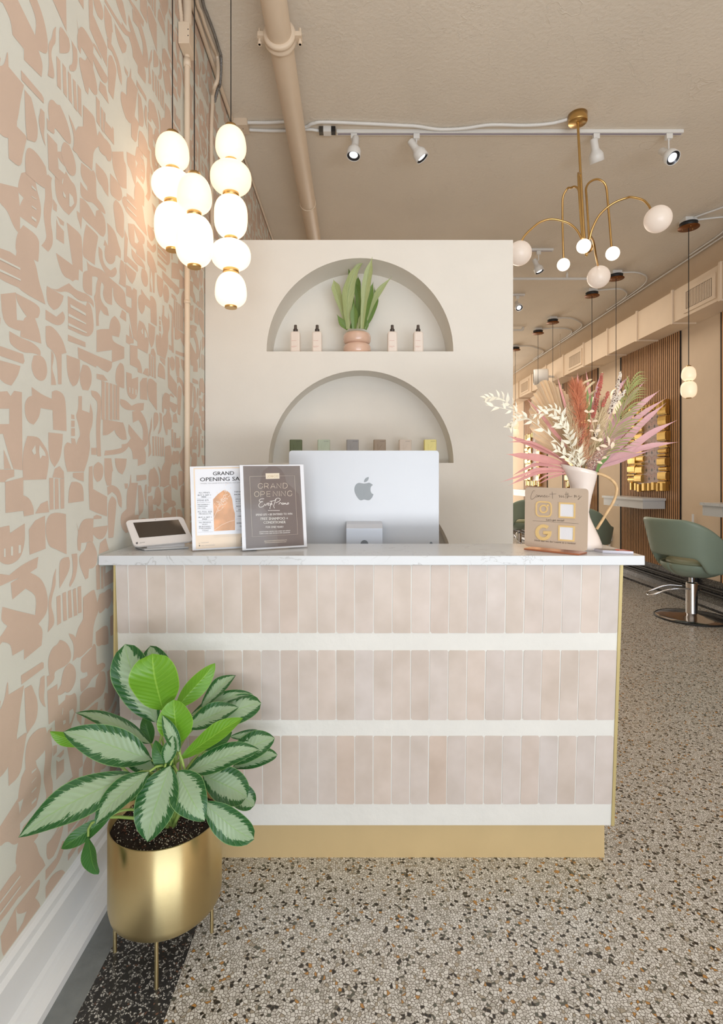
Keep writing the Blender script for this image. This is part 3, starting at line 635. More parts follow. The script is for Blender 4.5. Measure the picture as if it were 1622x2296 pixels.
# ================================================================ LEAFY PLANT
def leaf_mat(name, kind):
    m = bpy.data.materials.new(name); m.use_nodes = True; nt = m.node_tree; b = nt.nodes['Principled BSDF']; L = nt.links
    uv = nt.nodes.new('ShaderNodeUVMap'); uv.uv_map = 'UVMap'; sp = nt.nodes.new('ShaderNodeSeparateXYZ'); L.new(uv.outputs[0], sp.inputs[0])
    def M(op, a, b_=None, c=None):
        q = nt.nodes.new('ShaderNodeMath'); q.operation = op
        for i, v in enumerate((a, b_, c)):
            if v is None: continue
            if isinstance(v, (int, float)): q.inputs[i].default_value = v
            else: L.new(v, q.inputs[i])
        return q.outputs[0]
    U = M('SUBTRACT', sp.outputs[0], .5); AU = M('MULTIPLY', M('ABSOLUTE', U), 2.0); V = sp.outputs[1]
    oi = nt.nodes.new('ShaderNodeObjectInfo')
    cb = nt.nodes.new('ShaderNodeCombineXYZ'); L.new(M('MULTIPLY', U, 1.6), cb.inputs[0]); L.new(M('SUBTRACT', M('MULTIPLY', V, 7), M('MULTIPLY', AU, 2.0)), cb.inputs[1]); L.new(M('MULTIPLY', oi.outputs['Random'], 50), cb.inputs[2])
    n = nt.nodes.new('ShaderNodeTexNoise'); n.inputs['Scale'].default_value = 3.8; n.inputs['Detail'].default_value = 6; n.inputs['Roughness'].default_value = .7; L.new(cb.outputs[0], n.inputs['Vector'])
    if kind == 'V':
        # silver centre whose ragged border follows the veins
        edge = M('ADD', M('MULTIPLY', M('SUBTRACT', n.outputs['Fac'], .5), 1.15), .62)
        tipf = M('MULTIPLY', M('POWER', M('ABSOLUTE', M('SUBTRACT', V, .45)), 3.0), 1.5)
        edge = M('SUBTRACT', edge, tipf)
        d = M('SUBTRACT', AU, edge); mr = nt.nodes.new('ShaderNodeMapRange'); mr.inputs['From Min'].default_value = -.012; mr.inputs['From Max'].default_value = .012; L.new(d, mr.inputs['Value'])
        mix = nt.nodes.new('ShaderNodeMixRGB'); mix.inputs[1].default_value = lin((160, 184, 150)); mix.inputs[2].default_value = lin((42, 96, 46)); L.new(mr.outputs[0], mix.inputs[0])
        lineC = (150, 186, 120)
    elif kind == 'G':
        mix = nt.nodes.new('ShaderNodeMixRGB'); mix.inputs[1].default_value = lin((118, 172, 44)); mix.inputs[2].default_value = lin((98, 152, 38)); L.new(n.outputs['Fac'], mix.inputs[0]); lineC = (156, 200, 80)
    else:
        mix = nt.nodes.new('ShaderNodeMixRGB'); mix.inputs[1].default_value = lin((64, 120, 46)); mix.inputs[2].default_value = lin((48, 100, 44)); L.new(n.outputs['Fac'], mix.inputs[0]); lineC = (110, 160, 70)
    # midrib, rim and side veins
    w = nt.nodes.new('ShaderNodeMath'); w.operation = 'SINE'; L.new(M('MULTIPLY', M('SUBTRACT', V, M('MULTIPLY', AU, .22)), 75), w.inputs[0])
    vein = M('MULTIPLY', M('GREATER_THAN', w.outputs[0], .965), .28)
    rib = M('MULTIPLY', M('LESS_THAN', AU, .035), .65); rim = M('MULTIPLY', M('GREATER_THAN', AU, .965), .6)
    f = M('MAXIMUM', M('MAXIMUM', vein, rib), rim)
    mx2 = nt.nodes.new('ShaderNodeMixRGB'); mx2.inputs[2].default_value = lin(lineC); L.new(f, mx2.inputs[0]); L.new(mix.outputs[0], mx2.inputs[1])
    L.new(mx2.outputs[0], b.inputs['Base Color']); b.inputs['Roughness'].default_value = .34; b.inputs['Specular IOR Level'].default_value = .45
    bp = nt.nodes.new('ShaderNodeBump'); bp.inputs['Strength'].default_value = .12; bp.inputs['Distance'].default_value = .004
    L.new(w.outputs[0], bp.inputs['Height']); L.new(bp.outputs[0], b.inputs['Normal'])
    b.inputs['Subsurface Weight'].default_value = .0
    # thin leaf: some light passes through
    tr = nt.nodes.new('ShaderNodeBsdfTranslucent'); L.new(mx2.outputs[0], tr.inputs[0]); ms = nt.nodes.new('ShaderNodeMixShader'); ms.inputs[0].default_value = .22
    out = nt.nodes['Material Output']; L.new(b.outputs[0], ms.inputs[1]); L.new(tr.outputs[0], ms.inputs[2]); L.new(ms.outputs[0], out.inputs[0])
    return m
M_LV, M_LG, M_LD = leaf_mat('silver_variegated_leaf', 'V'), leaf_mat('young_green_leaf', 'G'), leaf_mat('dark_green_leaf', 'D')
def leaf(mb, base, tip, width, face, arch=.15, fold=.25, peak=.42, n=18, m=8, wave=.04, tipcurl=0, point=1.0, seed=0):
    """blade from base to tip; face = which way its upper side looks"""
    base, tip, face = Vector(base), Vector(tip), Vector(face).normalized()
    ax = tip-base; Ln = ax.length; t = ax/Ln; face = (face-t*face.dot(t)).normalized(); rr = random.Random(seed)
    rows, uvs = [], []
    ph = rr.uniform(0, 6)
    spine = []
    for i in range(n+1):
        s = i/n; spine.append(base+ax*s+face*(arch*Ln*4*s*(1-s)*(.6+.4*s))-face*(tipcurl*Ln*max(0, s-.6)**2*6))
    for i in range(n+1):
        s = i/n; a = spine[max(i-1, 0)]; b = spine[min(i+1, n)]; tt = (b-a).normalized(); side = tt.cross(face).normalized(); up = side.cross(tt)
        q = s/peak if s < peak else 1-(s-peak)/(1-peak)
        w = width/2*(math.sin(PI/2*max(0, min(1, q)))**(.75 if s < peak else point)) if 0 < s < 1 else 0
        row, uv = [], []
        for j in range(m+1):
            u = -1+2*j/m
            h = fold*abs(u)*w+wave*width*math.sin(s*11+ph+(2 if u > 0 else 0))*abs(u)**2
            row.append(spine[i]+side*u*w*(1-.12*fold)+up*h); uv.append((.5+u/2, s))
        rows.append(row); uvs.append(uv)
    mb.grid(rows, True, uvs)
plant = thing('potted_aglaonema', 'variegated green leafy plant growing in the brass planter', 'plant', (pc.x, pc.y, zr-.03))
crown = Vector((pc.x+.012, pc.y-.005, zr-.03))
# kind, base px, tip px, base depth, tip depth, width px, face, arch, fold, peak
LV = [
('V', 352, 1622, 272, 1452, 1.58, 1.56, 92, (-.1, -1, .35), .02, .2, .62, .55), ('V', 378, 1580, 334, 1450, 1.64, 1.66, 66, (.2, -1, .3), .03, .2, .6, .6),
('G', 366, 1594, 338, 1474, 1.50, 1.46, 104, (.05, -1, .25), .06, .18, .62, .42), ('G', 392, 1592, 484, 1492, 1.56, 1.60, 46, (.55, -1, .1), -.1, .35, .55, .8),
('V', 452, 1586, 524, 1510, 1.62, 1.66, 42, (-.6, -.8, .4), .05, .3, .55, .8), ('V', 425, 1606, 562, 1547, 1.62, 1.66, 40, (-.2, -.6, 1), .08, .3, .5, .8),
('V', 450, 1625, 586, 1572, 1.60, 1.66, 62, (-.1, -.9, .6), .1, .2, .6, .6), ('V', 418, 1632, 532, 1582, 1.57, 1.60, 50, (-.2, -.9, .7), .1, .3, .5, .8),
('G', 404, 1702, 538, 1606, 1.48, 1.50, 42, (-.3, -.8, .6), -.05, .35, .6, .8), ('G', 402, 1668, 388, 1574, 1.46, 1.45, 74, (.1, -1, .3), .06, .2, .55, .6),
('V', 402, 1686, 366, 1606, 1.43, 1.43, 30, (.5, -1, .2), .1, .5, .5, .8), ('V', 338, 1668, 172, 1588, 1.56, 1.54, 38, (.1, -.6, 1), .10, .25, .45, .9),
('V', 340, 1704, 146, 1638, 1.48, 1.40, 74, (.1, -.9, .75), .08, .15, .48, .75), ('G', 196, 1672, 112, 1646, 1.50, 1.44, 30, (-.2, -.9, .3), -.08, .4, .55, .8),
('V', 352, 1728, 272, 1688, 1.50, 1.48, 40, (.2, -.8, .6), .05, .2, .5, .8), ('V', 300, 1736, 40, 1866, 1.42, 1.245, 84, (.15, -.75, .8), .13, .12, .5, .85),
('V', 335, 1730, 209, 1842, 1.40, 1.30, 66, (-.25, -.8, .7), .12, .2, .5, .8), ('V', 382, 1716, 324, 1888, 1.42, 1.33, 92, (-.05, -1, .35), .10, .18, .48, .75),
('V', 398, 1730, 455, 1838, 1.42, 1.34, 78, (.2, -1, .4), .10, .18, .46, .75), ('V', 455, 1738, 556, 1786, 1.50, 1.50, 72, (.1, -.8, .8), .16, .15, .55, .5),
('V', 500, 1758, 572, 1806, 1.58, 1.57, 48, (.2, -.8, .6), .1, .2, .6, .5), ('V', 452, 1796, 567, 1888, 1.42, 1.40, 66, (-.35, -.9, .5), .08, .1, .62, .55),
('V', 415, 1735, 580, 1672, 1.46, 1.50, 56, (-.05, -.7, .9), .08, .22, .5, .8), ('V', 500, 1712, 614, 1650, 1.58, 1.62, 58, (-.1, -.8, .7), .10, .22, .6, .7),
('V', 520, 1722, 622, 1688, 1.60, 1.64, 40, (0, -.7, .8), .16, .2, .6, .7), ('V', 516, 1652, 608, 1656, 1.62, 1.64, 26, (0, -.7, .8), .22, .3, .55, .8),
('D', 458, 1682, 522, 1642, 1.56, 1.60, 26, (.3, -.9, .3), .05, .3, .5, .8), ('D', 250, 1828, 134, 1904, 1.42, 1.36, 34, (-.2, -.9, .2), -.05, .3, .6, .8),
('D', 198, 1876, 214, 1964, 1.38, 1.35, 44, (-.3, -1, .1), .05, .35, .55, .7), ('D', 388, 1726, 346, 1664, 1.44, 1.44, 40, (-.3, -1, .5), .1, .5, .5, .8),
('V', 372, 1712, 388, 1652, 1.42, 1.42, 32, (.3, -1, .3), .1, .5, .55, .8), ('D', 340, 1668, 322, 1606, 1.58, 1.60, 28, (.3, -.9, .2), .05, .3, .5, .8),
('D', 352, 1740, 250, 1800, 1.52, 1.46, 50, (0, -.7, .8), .05, .2, .5, .8), ('V', 420, 1740, 470, 1700, 1.54, 1.58, 40, (0, -.8, .6), .05, .2, .5, .8),
]
for i, (kd, bx, by, tx, ty, Yb_, Yt_, wpx, face, arch, fold, peak, point) in enumerate(LV):
    mb = MB(); bs, tp = W(bx, by, Yb_), W(tx, ty, Yt_)
    leaf(mb, bs, tp, wpx/F*(Yb_+Yt_)/2*1.06, face, arch=arch*.55, fold=fold*.8, peak=peak, point=point, seed=i, wave=.03, tipcurl=.12)
    lf = mb.build('leaf', {'V': M_LV, 'G': M_LG, 'D': M_LD}[kd], plant)
    t = (tp-bs).normalized(); k = crown+Vector((random.uniform(-.012, .012), random.uniform(-.012, .012), 0))
    d = (bs-k).length
    st = MB(); st.tube(bez(k, bs-t*d*.35, bs, 9), .0052, 8, r1=.0028); st.build('stem', M_STEM if 'M_STEM' in globals() else mat('green_stem', (150, 176, 92), .4), lf)
    M_STEM = MATS['green_stem']
cn = MB()
for k in range(7):
    a = k*2*PI/7; q = crown+Vector((.012*math.cos(a), .012*math.sin(a), 0)); cn.tube([q-Vector((0, 0, .01)), q+Vector((.004*math.cos(a), .004*math.sin(a), .10)), crown+Vector((.004*math.cos(a), .004*math.sin(a), .20))], .0085, 10, r1=.006)
cn.build('crown_stalks', M_STEM, plant)
# ================================================================ THINGS ON THE COUNTER
M_ACRYL = bpy.data.materials.new('clear_acrylic'); M_ACRYL.use_nodes = True
def _acr(m, tint=(1, 1, 1, 1), fac=.07):
    nt = m.node_tree; b = nt.nodes['Principled BSDF']; nt.nodes.remove(b); L = nt.links
    t = nt.nodes.new('ShaderNodeBsdfTransparent'); t.inputs[0].default_value = tint; g = nt.nodes.new('ShaderNodeBsdfGlossy'); g.inputs['Roughness'].default_value = .04
    fr = nt.nodes.new('ShaderNodeFresnel'); fr.inputs[0].default_value = 1.45; ad = nt.nodes.new('ShaderNodeMath'); ad.operation = 'MULTIPLY'; ad.inputs[1].default_value = .45; L.new(fr.outputs[0], ad.inputs[0])
    ms = nt.nodes.new('ShaderNodeMixShader'); L.new(ad.outputs[0], ms.inputs[0]); L.new(t.outputs[0], ms.inputs[1]); L.new(g.outputs[0], ms.inputs[2]); L.new(ms.outputs[0], nt.nodes['Material Output'].inputs[0])
_acr(M_ACRYL)
M_SHEET = mat('printed_paper', (236, 236, 240), .6, var=.01)
M_TAUPE = mat('taupe_print', (128, 118, 114), .5, var=.10, nscale=14)
M_INKW = mat('white_ink', (246, 242, 236), .6, var=0); M_INKC = mat('cream_ink', (236, 222, 200), .6, var=0)
M_INKD = mat('dark_ink', (64, 60, 62), .6, var=0); M_INKG = mat('grey_ink', (150, 146, 148), .6, var=0)
M_INKM = mat('brown_ink', (84, 72, 62), .6, var=0)
def sign_plane(bl, br, lean):
    a, b = atZ(*bl, ZT+.003), atZ(*br, ZT+.003); u = (b-a).normalized(); back = Vector((-u.y, u.x, 0))
    if back.y < 0: back = -back
    return Plane(a, u, Vector((0, 0, 1))*math.cos(lean)+back*math.sin(lean)), a, b, back
def qd(pl, c, lift): return [pl.hit(x, y, lift) for x, y in c]
E = crop(420, 1030, 5.793)
def holder(name, label, corners, inner, innermat, lean=.2, foot=.06):
    pl, a, b, back = sign_plane(corners[3], corners[2], lean)
    t = thing(name, label, 'sign holder', ((a+b)/2))
    q = qd(pl, corners, 0); n = pl.n if pl.n.y < 0 else -pl.n
    MB().prism(qd(pl, corners, .004), -n*.0015).build('acrylic_front', M_ACRYL, t)
    f = [q[3]+n*.004, q[2]+n*.004, q[2]+n*.004+back*foot, q[3]+n*.004+back*foot]
    MB().prism([Vector((p.x, p.y, ZT+.0008)) for p in f], (0, 0, .0025)).build('acrylic_foot', M_ACRYL, t)
    MB().prism(qd(pl, corners, -.001), -n*.0015).build('acrylic_back', M_ACRYL, t)
    i = lambda c, s=.012: [(x+(sum(p[0] for p in c)/4-x)*s, y+(sum(p[1] for p in c)/4-y)*s) for x, y in c]
    sh = MB().prism(qd(pl, i(corners), .001), -n*.0006).build('paper', M_SHEET, t)
    if inner: MB().poly(qd(pl, inner, .0014)).build('printed_area', innermat, sh)
    return t, pl, sh
# --- dark grand-opening sign
t2, pl, sh = holder('event_sign_holder', 'clear acrylic sign holder with the taupe grand opening event sheet', E(675,68,1515,60,1562,1140,712,1190), E(725,86,1465,84,1518,1114,765,1160), M_TAUPE, foot=.035)
tw, tc_ = MB(), MB()
def poly_strokes(mb, pl, items, w, cv, lift=.002, sm=0):
    for s in items: stroke(mb, pl, cv(*s), w, lift, smooth=sm)
thinfont = {'G': [[.95,.2,.75,.04,.5,0,.2,.08,.03,.3,0,.5,.03,.7,.2,.92,.5,1,.8,.92,.95,.8,.95,.52]], 'R': [[0,1,0,0,.5,0,.78,.1,.85,.3,.78,.5,.5,.6,0,.6],[.5,.6,.88,1]],
 'A': [[0,1,.5,0,1,1],[.18,.68,.82,.68]], 'N': [[0,1,0,0,.9,1,.9,0]], 'D': [[0,0,.45,0,.8,.14,.95,.5,.8,.86,.45,1,0,1,0,0]],
 'O': [[.5,0,.2,.08,.03,.3,0,.5,.03,.7,.2,.92,.5,1,.8,.92,.97,.7,1,.5,.97,.3,.8,.08,.5,0]], 'P': [[0,1,0,0,.5,0,.78,.1,.85,.3,.78,.5,.5,.6,0,.6]], 'E': [[.75,0,0,0,0,1,.75,1],[0,.5,.68,.5]], 'I': [[0,0,0,1]]}
def thin_text(mb, pl, txt, x0, x1, y0, y1, slope, cv, w, gap=.28, lift=.002):
    wd = [(.05 if c == 'I' else .8) for c in txt]; tot = sum(wd)+gap*(len(txt)-1); k = (x1-x0)/tot; x = x0
    for c, wc in zip(txt, wd):
        for s in thinfont[c]:
            q = []
            for i in range(0, len(s), 2): X = x+s[i]*wc*k; q += [X, y0+(y1-y0)*s[i+1]+slope*(X-x0)]
            stroke(mb, pl, cv(*q), w, lift)
        x += (wc+gap)*k
thin_text(tc_, pl, 'GRAND', 922, 1306, 313, 378, -.01, E, .75); thin_text(tc_, pl, 'OPENING', 874, 1362, 418, 485, -.02, E, .75)
script_event = [[1000,512,958,514,935,532,945,550,985,548],[985,548,950,560,930,592,942,620,985,612,1012,580],[1008,575,1020,600,1040,565],[1045,590,1070,570,1048,568,1050,598,1075,590],[1078,598,1085,568,1080,598,1100,572,1102,595],[1100,540,1075,632,1080,640],[1072,545,1140,535],
 [1155,515,1125,600,1135,635],[1140,530,1165,505,1205,510,1200,540,1150,565],[1190,585,1205,562,1220,565,1222,580],[1240,565,1228,580,1245,586,1252,570,1240,565],[1256,586,1264,566,1270,582,1280,566,1286,584,1298,580],[1308,562,1298,580,1312,582,1320,568,1308,562]]
poly_strokes(tw, pl, script_event, .95, E, sm=3)
T = lambda mb, s, x0, y0, x1, y1, h, cv=E, lift=.002, shear=0: text_on(mb, pl, s, cv(x0, y0)[0], cv(x1, y1)[0], h/5.793 if cv is E else h, lift, shear)
T(tw, 'SPEND $75 + BE ENTERED TO WIN', 890, 733, 1365, 718, 26)
for dx in (0, 1.2, 2.4): T(tw, 'FREE SHAMPOO +', 955+dx, 788, 1308+dx, 782, 36); T(tw, 'CONDITIONER', 992+dx, 836, 1278+dx, 830, 36)
T(tw, 'FOR ONE YEAR!!', 1022, 892, 1250, 888, 26)
for dx in (0, 1): T(tw, 'ADDITIONAL ENTRY FOR EVERY $75 SPENT', 936+dx, 949, 1340+dx, 932, 14); T(tw, '*LIMIT 1 FULL SIZE OF EACH PER QUARTER', 936+dx, 973, 1336+dx, 956, 14)
T(tc_, '@JOANDCO.BOUTIQUESALON', 1000, 1068, 1294, 1052, 13); T(tc_, 'WWW.JOANDCOSALON.COM', 1008, 1090, 1286, 1076, 13)
for k in range(10): x = 1056+k*15.6; tw.poly(qd(pl, E(x-6, 664, x, 658-.0, x+6, 664, x, 671), .002))
for s in ([812,224,1020,217],[1196,215,1394,212,1436,972,845,1006,812,224]): stroke(tc_, pl, E(*s), .35, .002)
MB().poly(qd(pl, E(1018,182,1197,178,1200,250,1022,255), .0019)).build('name_plate_print', M_INKC, sh)
jm = MB(); text_on(jm, pl, 'JO&CO', E(1040,234)[0], E(1184,231)[0], 30/5.793, .0024); jm.build('name_lettering', mat('gold_ink', (196, 168, 130), .6, var=0), sh)
tw.build('white_lettering', M_INKW, sh); tc_.build('cream_lettering', M_INKC, sh)
# faint photograph of a seated woman in the print, as flat toned areas
fig = MB(); fig.poly(qd(pl, E(960,240,985,150,1060,92,1150,88,1220,130,1265,200,1290,300,1380,380,1450,450,1485,640,1500,900,1510,1112,1180,1130,1160,800,1000,640,985,420,945,300), .00165))
fig.build('figure_print', mat('taupe_print_shade', (118, 104, 100), .5, var=.06, nscale=20), sh)
# --- white grand-opening sheet behind
t1, pl, sh = holder('sale_sign_holder', 'clear acrylic sign holder with the white grand opening sale sheet', E(28,88,852,72,905,1148,65,1190), None, None)
M_PEACH = mat('pale_peach_print', (240, 220, 196), .6, var=.02)
MB().poly(qd(pl, E(80,112,840,96,880,1120,112,1165), .0013)).build('peach_border_print', M_PEACH, sh)
MB().poly(qd(pl, E(97,128,840,112,872,955,127,990), .0015)).build('white_panel_print', mat('white_print', (240, 240, 244), .6, var=0), sh)
td, tg = MB(), MB()
for dx in (0, 2): T(td, 'GRAND', 334+dx, 208, 608+dx, 200, 50)
for dx in (0, 2): T(td, 'OPENING SALE', 166+dx, 286, 768+dx, 272, 52)
T(tg, '"WHERE YOU LEAVE WITH A FEELING, NOT JUST A LOOK"', 168, 322, 800, 304, 15)
for s, x0, x1, y, h, bold in (('ALL MINI\'S', 148, 292, 442, 18, 0), ('BUY 2, GET 1', 137, 305, 473, 16, 1), ('FREE', 184, 246, 496, 16, 1), ('SPEND $75', 128, 278, 542, 20, 0), ('BE ENTERED TO WIN', 130, 300, 566, 11, -1),
    ('FREE SHAMPOO +', 134, 290, 594, 11, 1), ('CONDITIONER', 134, 264, 616, 11, 1), ('FOR 1 YEAR', 136, 238, 640, 11, 1), ('ALL FULL SIZE', 134, 324, 690, 20, 0), ('PRODUCTS', 152, 310, 718, 20, 0), ('BUY 3, GET 1', 148, 316, 760, 15, 1), ('FREE', 196, 260, 784, 15, 1),
    ('ALL PROMOS', 152, 308, 828, 18, 0), ('MUST', 196, 264, 852, 16, 0), ('BE BOOKED /', 154, 316, 882, 18, 0), ('PURCHASED', 156, 306, 906, 18, 0), ('TODAY', 194, 280, 932, 18, 0),
    ('NEVIE', 616, 712, 430, 18, 0), ('NOV 4', 612, 716, 466, 18, 1), ('BRAZ', 630, 706, 524, 16, 0), ('BLOW', 632, 706, 552, 16, 0), ('QUARTER', 632, 708, 578, 11, -1), ('NOV', 638, 696, 618, 18, 1), ('BE', 666, 700, 658, 12, 0), ('FUTURE', 640, 720, 680, 14, 0), ('CONDIT', 654, 716, 744, 12, 1), ('DON\'T', 644, 724, 838, 20, 1), ('CALL', 684, 740, 876, 18, 1)):
    for dx in ((0,) if bold < 1 else (0, 1.4)): T(tg if bold < 0 else td, s, x0+dx, y, x1+dx, y-.02*(x1-x0), h)
for y in (508, 655, 798, 947): stroke(td, pl, E(122+(y-508)*.05, y, 318+(y-508)*.05, y-8), .22, .002)
for y in (490, 632, 776, 918): stroke(td, pl, E(618+(y-508)*.05, y, 720+(y-508)*.05, y-4), .22, .002)
stroke(tg, pl, E(345, 990, 680, 974, 682, 990, 347, 1010, 345, 990), .2, .002)
T(td, 'JO&CO', 696, 1058, 830, 1050, 50); T(td, 'SALON', 700, 1102, 800, 1096, 20)
T(tg, '918.557.9694', 178, 1090, 278, 1084, 12); T(tg, '1325 E. 15TH ST #TULSA', 178, 1128, 358, 1116, 12)
td.poly(qd(pl, E(160,1110,168,1118,160,1134,152,1118), .002)); stroke(td, pl, E(152,1082,156,1092,166,1098), .4, .002)
td.build('dark_lettering', M_INKD, sh); tg.build('grey_lettering', M_INKG, sh)
M_PH = mat('peach_photo_print', (226, 172, 128), .6, var=.22, nscale=22)
ph = MB().poly(qd(pl, E(336,520,400,450,470,402,520,410,555,440,585,520,600,640,620,700,622,918,350,932), .0018)).build('photo_print', M_PH, sh)
g = MB()
for s in ([345,760,400,640,440,540,500,440],[400,640,370,600],[430,560,400,540],[440,540,470,520,530,500],[420,600,470,590,520,560],[380,680,430,660,480,610],[480,470,530,450],[350,920,450,850,540,810,612,790]): stroke(g, pl, E(*s), .8, .002)
for k in range(60):
    x = 430+random.gauss(30, 38); y = 560+random.gauss(-10, 60)-(x-430)*.8; g.poly(qd(pl, E(x-6, y, x, y-9, x+6, y, x, y+6), .0021))
g.build('grass_print', mat('pale_photo_print', (244, 222, 204), .6, var=0), ph)
# --- QR plaque: "Connect with us"
pl, a, b_, back = sign_plane((1178, 1229), (1303, 1242), .10)
M_PLAQ = mat('taupe_acrylic', (200, 180, 160), .3, var=.02); M_ROSE = mat('rose_gold_mirror', (206, 136, 104), .2, .8, var=.03)
M_GOLDM = mat('gold_mirror_acrylic', (246, 214, 150), .3, .3, var=.05)
plq = thing('social_plaque', 'taupe square acrylic plaque reading Connect with us on a rose gold foot', 'sign', (a+b_)/2)
G = crop(1130, 980, 4.7706); K = crop(1150, 930, 7.656)
cs = G(229,535,905,552,892,1225,222,1165)
def rounded(c, r):
    out = []
    for i in range(4):
        p, q, s = Vector(c[i-1]), Vector(c[i]), Vector(c[(i+1) % 4]); A_ = q+(p-q).normalized()*r; B_ = q+(s-q).normalized()*r
        for k in range(6): t = k/5; out.append(tuple(A_*(1-t)**2+q*2*t*(1-t)+B_*t*t))
    return out
nn = pl.n if pl.n.y < 0 else -pl.n
body = MB().prism(qd(pl, rounded(cs, 9), 0), -nn*.003).build('panel', M_PLAQ, plq)
f = [atZ(1179, 1228.5, ZT+.006), atZ(1302, 1241, ZT+.006)]; uu = (f[1]-f[0]).normalized(); bk = Vector((-uu.y, uu.x, 0))
MB().prism([Vector((p.x, p.y, ZT+.0006)) for p in (f[0]-bk*.012, f[1]-bk*.012, f[1]+bk*.055, f[0]+bk*.055)], (0, 0, .0055)).build('foot', M_ROSE, plq)
ink = MB()
conn = [[385,1312,360,1302,330,1350,312,1415,322,1450,355,1442,400,1400],[412,1372,398,1402,415,1412,430,1388,412,1372],[430,1390,440,1400,446,1382,440,1412,462,1380,468,1410,485,1400],[485,1385,484,1412,508,1380,512,1410,530,1402],[532,1398,556,1392,552,1378,534,1398,545,1416,572,1402],[600,1385,580,1392,582,1414,612,1404,640,1395],[680,1322,688,1440],[628,1364,748,1356],
 [790,1392,806,1380,808,1420,835,1385,842,1420,872,1385],[878,1392,876,1420,890,1410],[920,1318,912,1440],[890,1366,970,1360],[950,1335,940,1430,965,1385,975,1408,1022,1400],[1058,1392,1068,1378,1065,1420,1090,1385,1098,1415,1110,1400],[1150,1385,1128,1398,1150,1415,1142,1445,1118,1455,1140,1438,1186,1396]]
for s in conn: stroke(ink, pl, K(*s), .55, .0008, smooth=4)
text_on(ink, pl, "Let's get social!", K(578,1816)[0], K(886,1830)[0], 4.2, .0008); text_on(ink, pl, 'How did we do? Leave us a review!', K(378,2168)[0], K(1082,2226)[0], 4.2, .0008)
stroke(ink, pl, K(346,1818,1132,1870), .4, .0008); ink.build('lettering', M_INKM, body)
def raised(name, pts_outer, pts_inner, cv, m=M_GOLDM, h=.0022):
    mb = MB(); o, i_ = cv(*pts_outer), (cv(*pts_inner) if pts_inner else None)
    if i_:
        n = len(o); O1, I1, O0, I0 = qd(pl, o, h), qd(pl, i_, h), qd(pl, o, 0), qd(pl, i_, 0)
        mb.add(O1+I1+O0+I0, [(k, (k+1) % n, n+(k+1) % n, n+k) for k in range(n)]+[(k, 2*n+k, 2*n+(k+1) % n, (k+1) % n) for k in range(n)]+[(n+k, n+(k+1) % n, 3*n+(k+1) % n, 3*n+k) for k in range(n)])
    else: mb.prism(qd(pl, o, h), -nn*h*.95*(-1 if False else 1))
    return mb.build(name, m, body)
def flat(lst): return [v for p in lst for v in p]
def squircle(c, r=.28, shrink=0):
    cen = Vector((sum(p[0] for p in c)/4, sum(p[1] for p in c)/4)); c = [cen+(Vector(p)-cen)*(1-shrink) for p in c]
    L_ = (c[1]-c[0]).length; return flat(rounded([tuple(p) for p in c], L_*r))
ident = lambda *p: [(p[i], p[i+1]) for i in range(0, len(p), 2)]
ig = K(394,1478,674,1492,672,1762,392,1748)
raised('camera_logo_frame', squircle(ig, .30), squircle(ig, .26, .17), ident)
def ellp(cx, cy, rx, ry, n=24): return flat([(cx+rx*math.cos(2*PI*k/n), cy+ry*math.sin(2*PI*k/n)) for k in range(n)])
raised('camera_logo_ring', ellp(532, 1617, 74, 74), ellp(532, 1617, 50, 50), K); raised('camera_logo_dot', ellp(604, 1556, 17, 17, 12), None, K)
# letter G badge
Go = []
cxg, cyg, ro, ri = 526, 2020, 138, 84
angs = [math.radians(d) for d in range(-48, -346, -14)]
outer = [(cxg+ro*math.cos(a_), cyg+ro*math.sin(a_)) for a_ in angs]; inner = [(cxg+ri*math.cos(a_), cyg+ri*math.sin(a_)) for a_ in angs][::-1]
outer += [(cxg+ro*math.cos(math.radians(-360)), cyg-20), (cxg-2, cyg-24), (cxg-2, cyg+28), (cxg+ri-6, cyg+32)]
raised('letter_badge', flat(outer+inner[0:]), None, K)
for nm, c in (('gold_frame', K(792,1502,1078,1516,1074,1782,788,1768)), ('gold_frame', K(784,1896,1070,1912,1062,2180,780,2160))):
    ii = [v for v in c]; cen = Vector((sum(p[0] for p in c)/4, sum(p[1] for p in c)/4)); sq = [tuple(cen+(Vector(p)-cen)*.80) for p in c]
    raised(nm, flat(c), flat(sq), ident); MB().poly(qd(pl, sq, .0005)).build('blank_panel', M_SHEET, body)
# --- card stack
st = MB(); p0, p1 = atZ(1352, 1240, ZT), atZ(1421, 1243, ZT); u = (p1-p0); bk = Vector((-.15, 1, 0)).normalized()*.052
st.prism([p0+Vector((0, 0, .0005)), p1+Vector((0, 0, .0005)), p1+bk+Vector((0, 0, .0005)), p0+bk+Vector((0, 0, .0005))], (0, 0, .009))
cards = thing('card_stack', 'small stack of cards with a red and grey top beside the white jug', 'cards', (p0+p1+bk)/2)
st.build('card_edges', mat('card_stock', (226, 224, 236), .5), cards)
top = [p0, p1, p1+bk, p0+bk]; zz = Vector((0, 0, .0098)); lp = lambda a, b, t: a+(b-a)*t
MB().poly([p+zz for p in top]).build('top_card', mat('card_grey_print', (132, 122, 118), .4, var=.2, nscale=60), cards)
MB().poly([lp(p0, p1, .45)+zz*1.03, p1+zz*1.03, p1+bk+zz*1.03, lp(p0, p1, .7)+bk+zz*1.03]).build('red_print', mat('card_red_print', (206, 72, 60), .4), cards)
MB().poly([lp(p0, p1, .66)+bk*.3+zz*1.06, lp(p0, p1, .92)+bk*.25+zz*1.06, lp(p0, p1, .88)+bk*.5+zz*1.06, lp(p0, p1, .7)+bk*.6+zz*1.06]).build('white_print', M_INKW, cards)
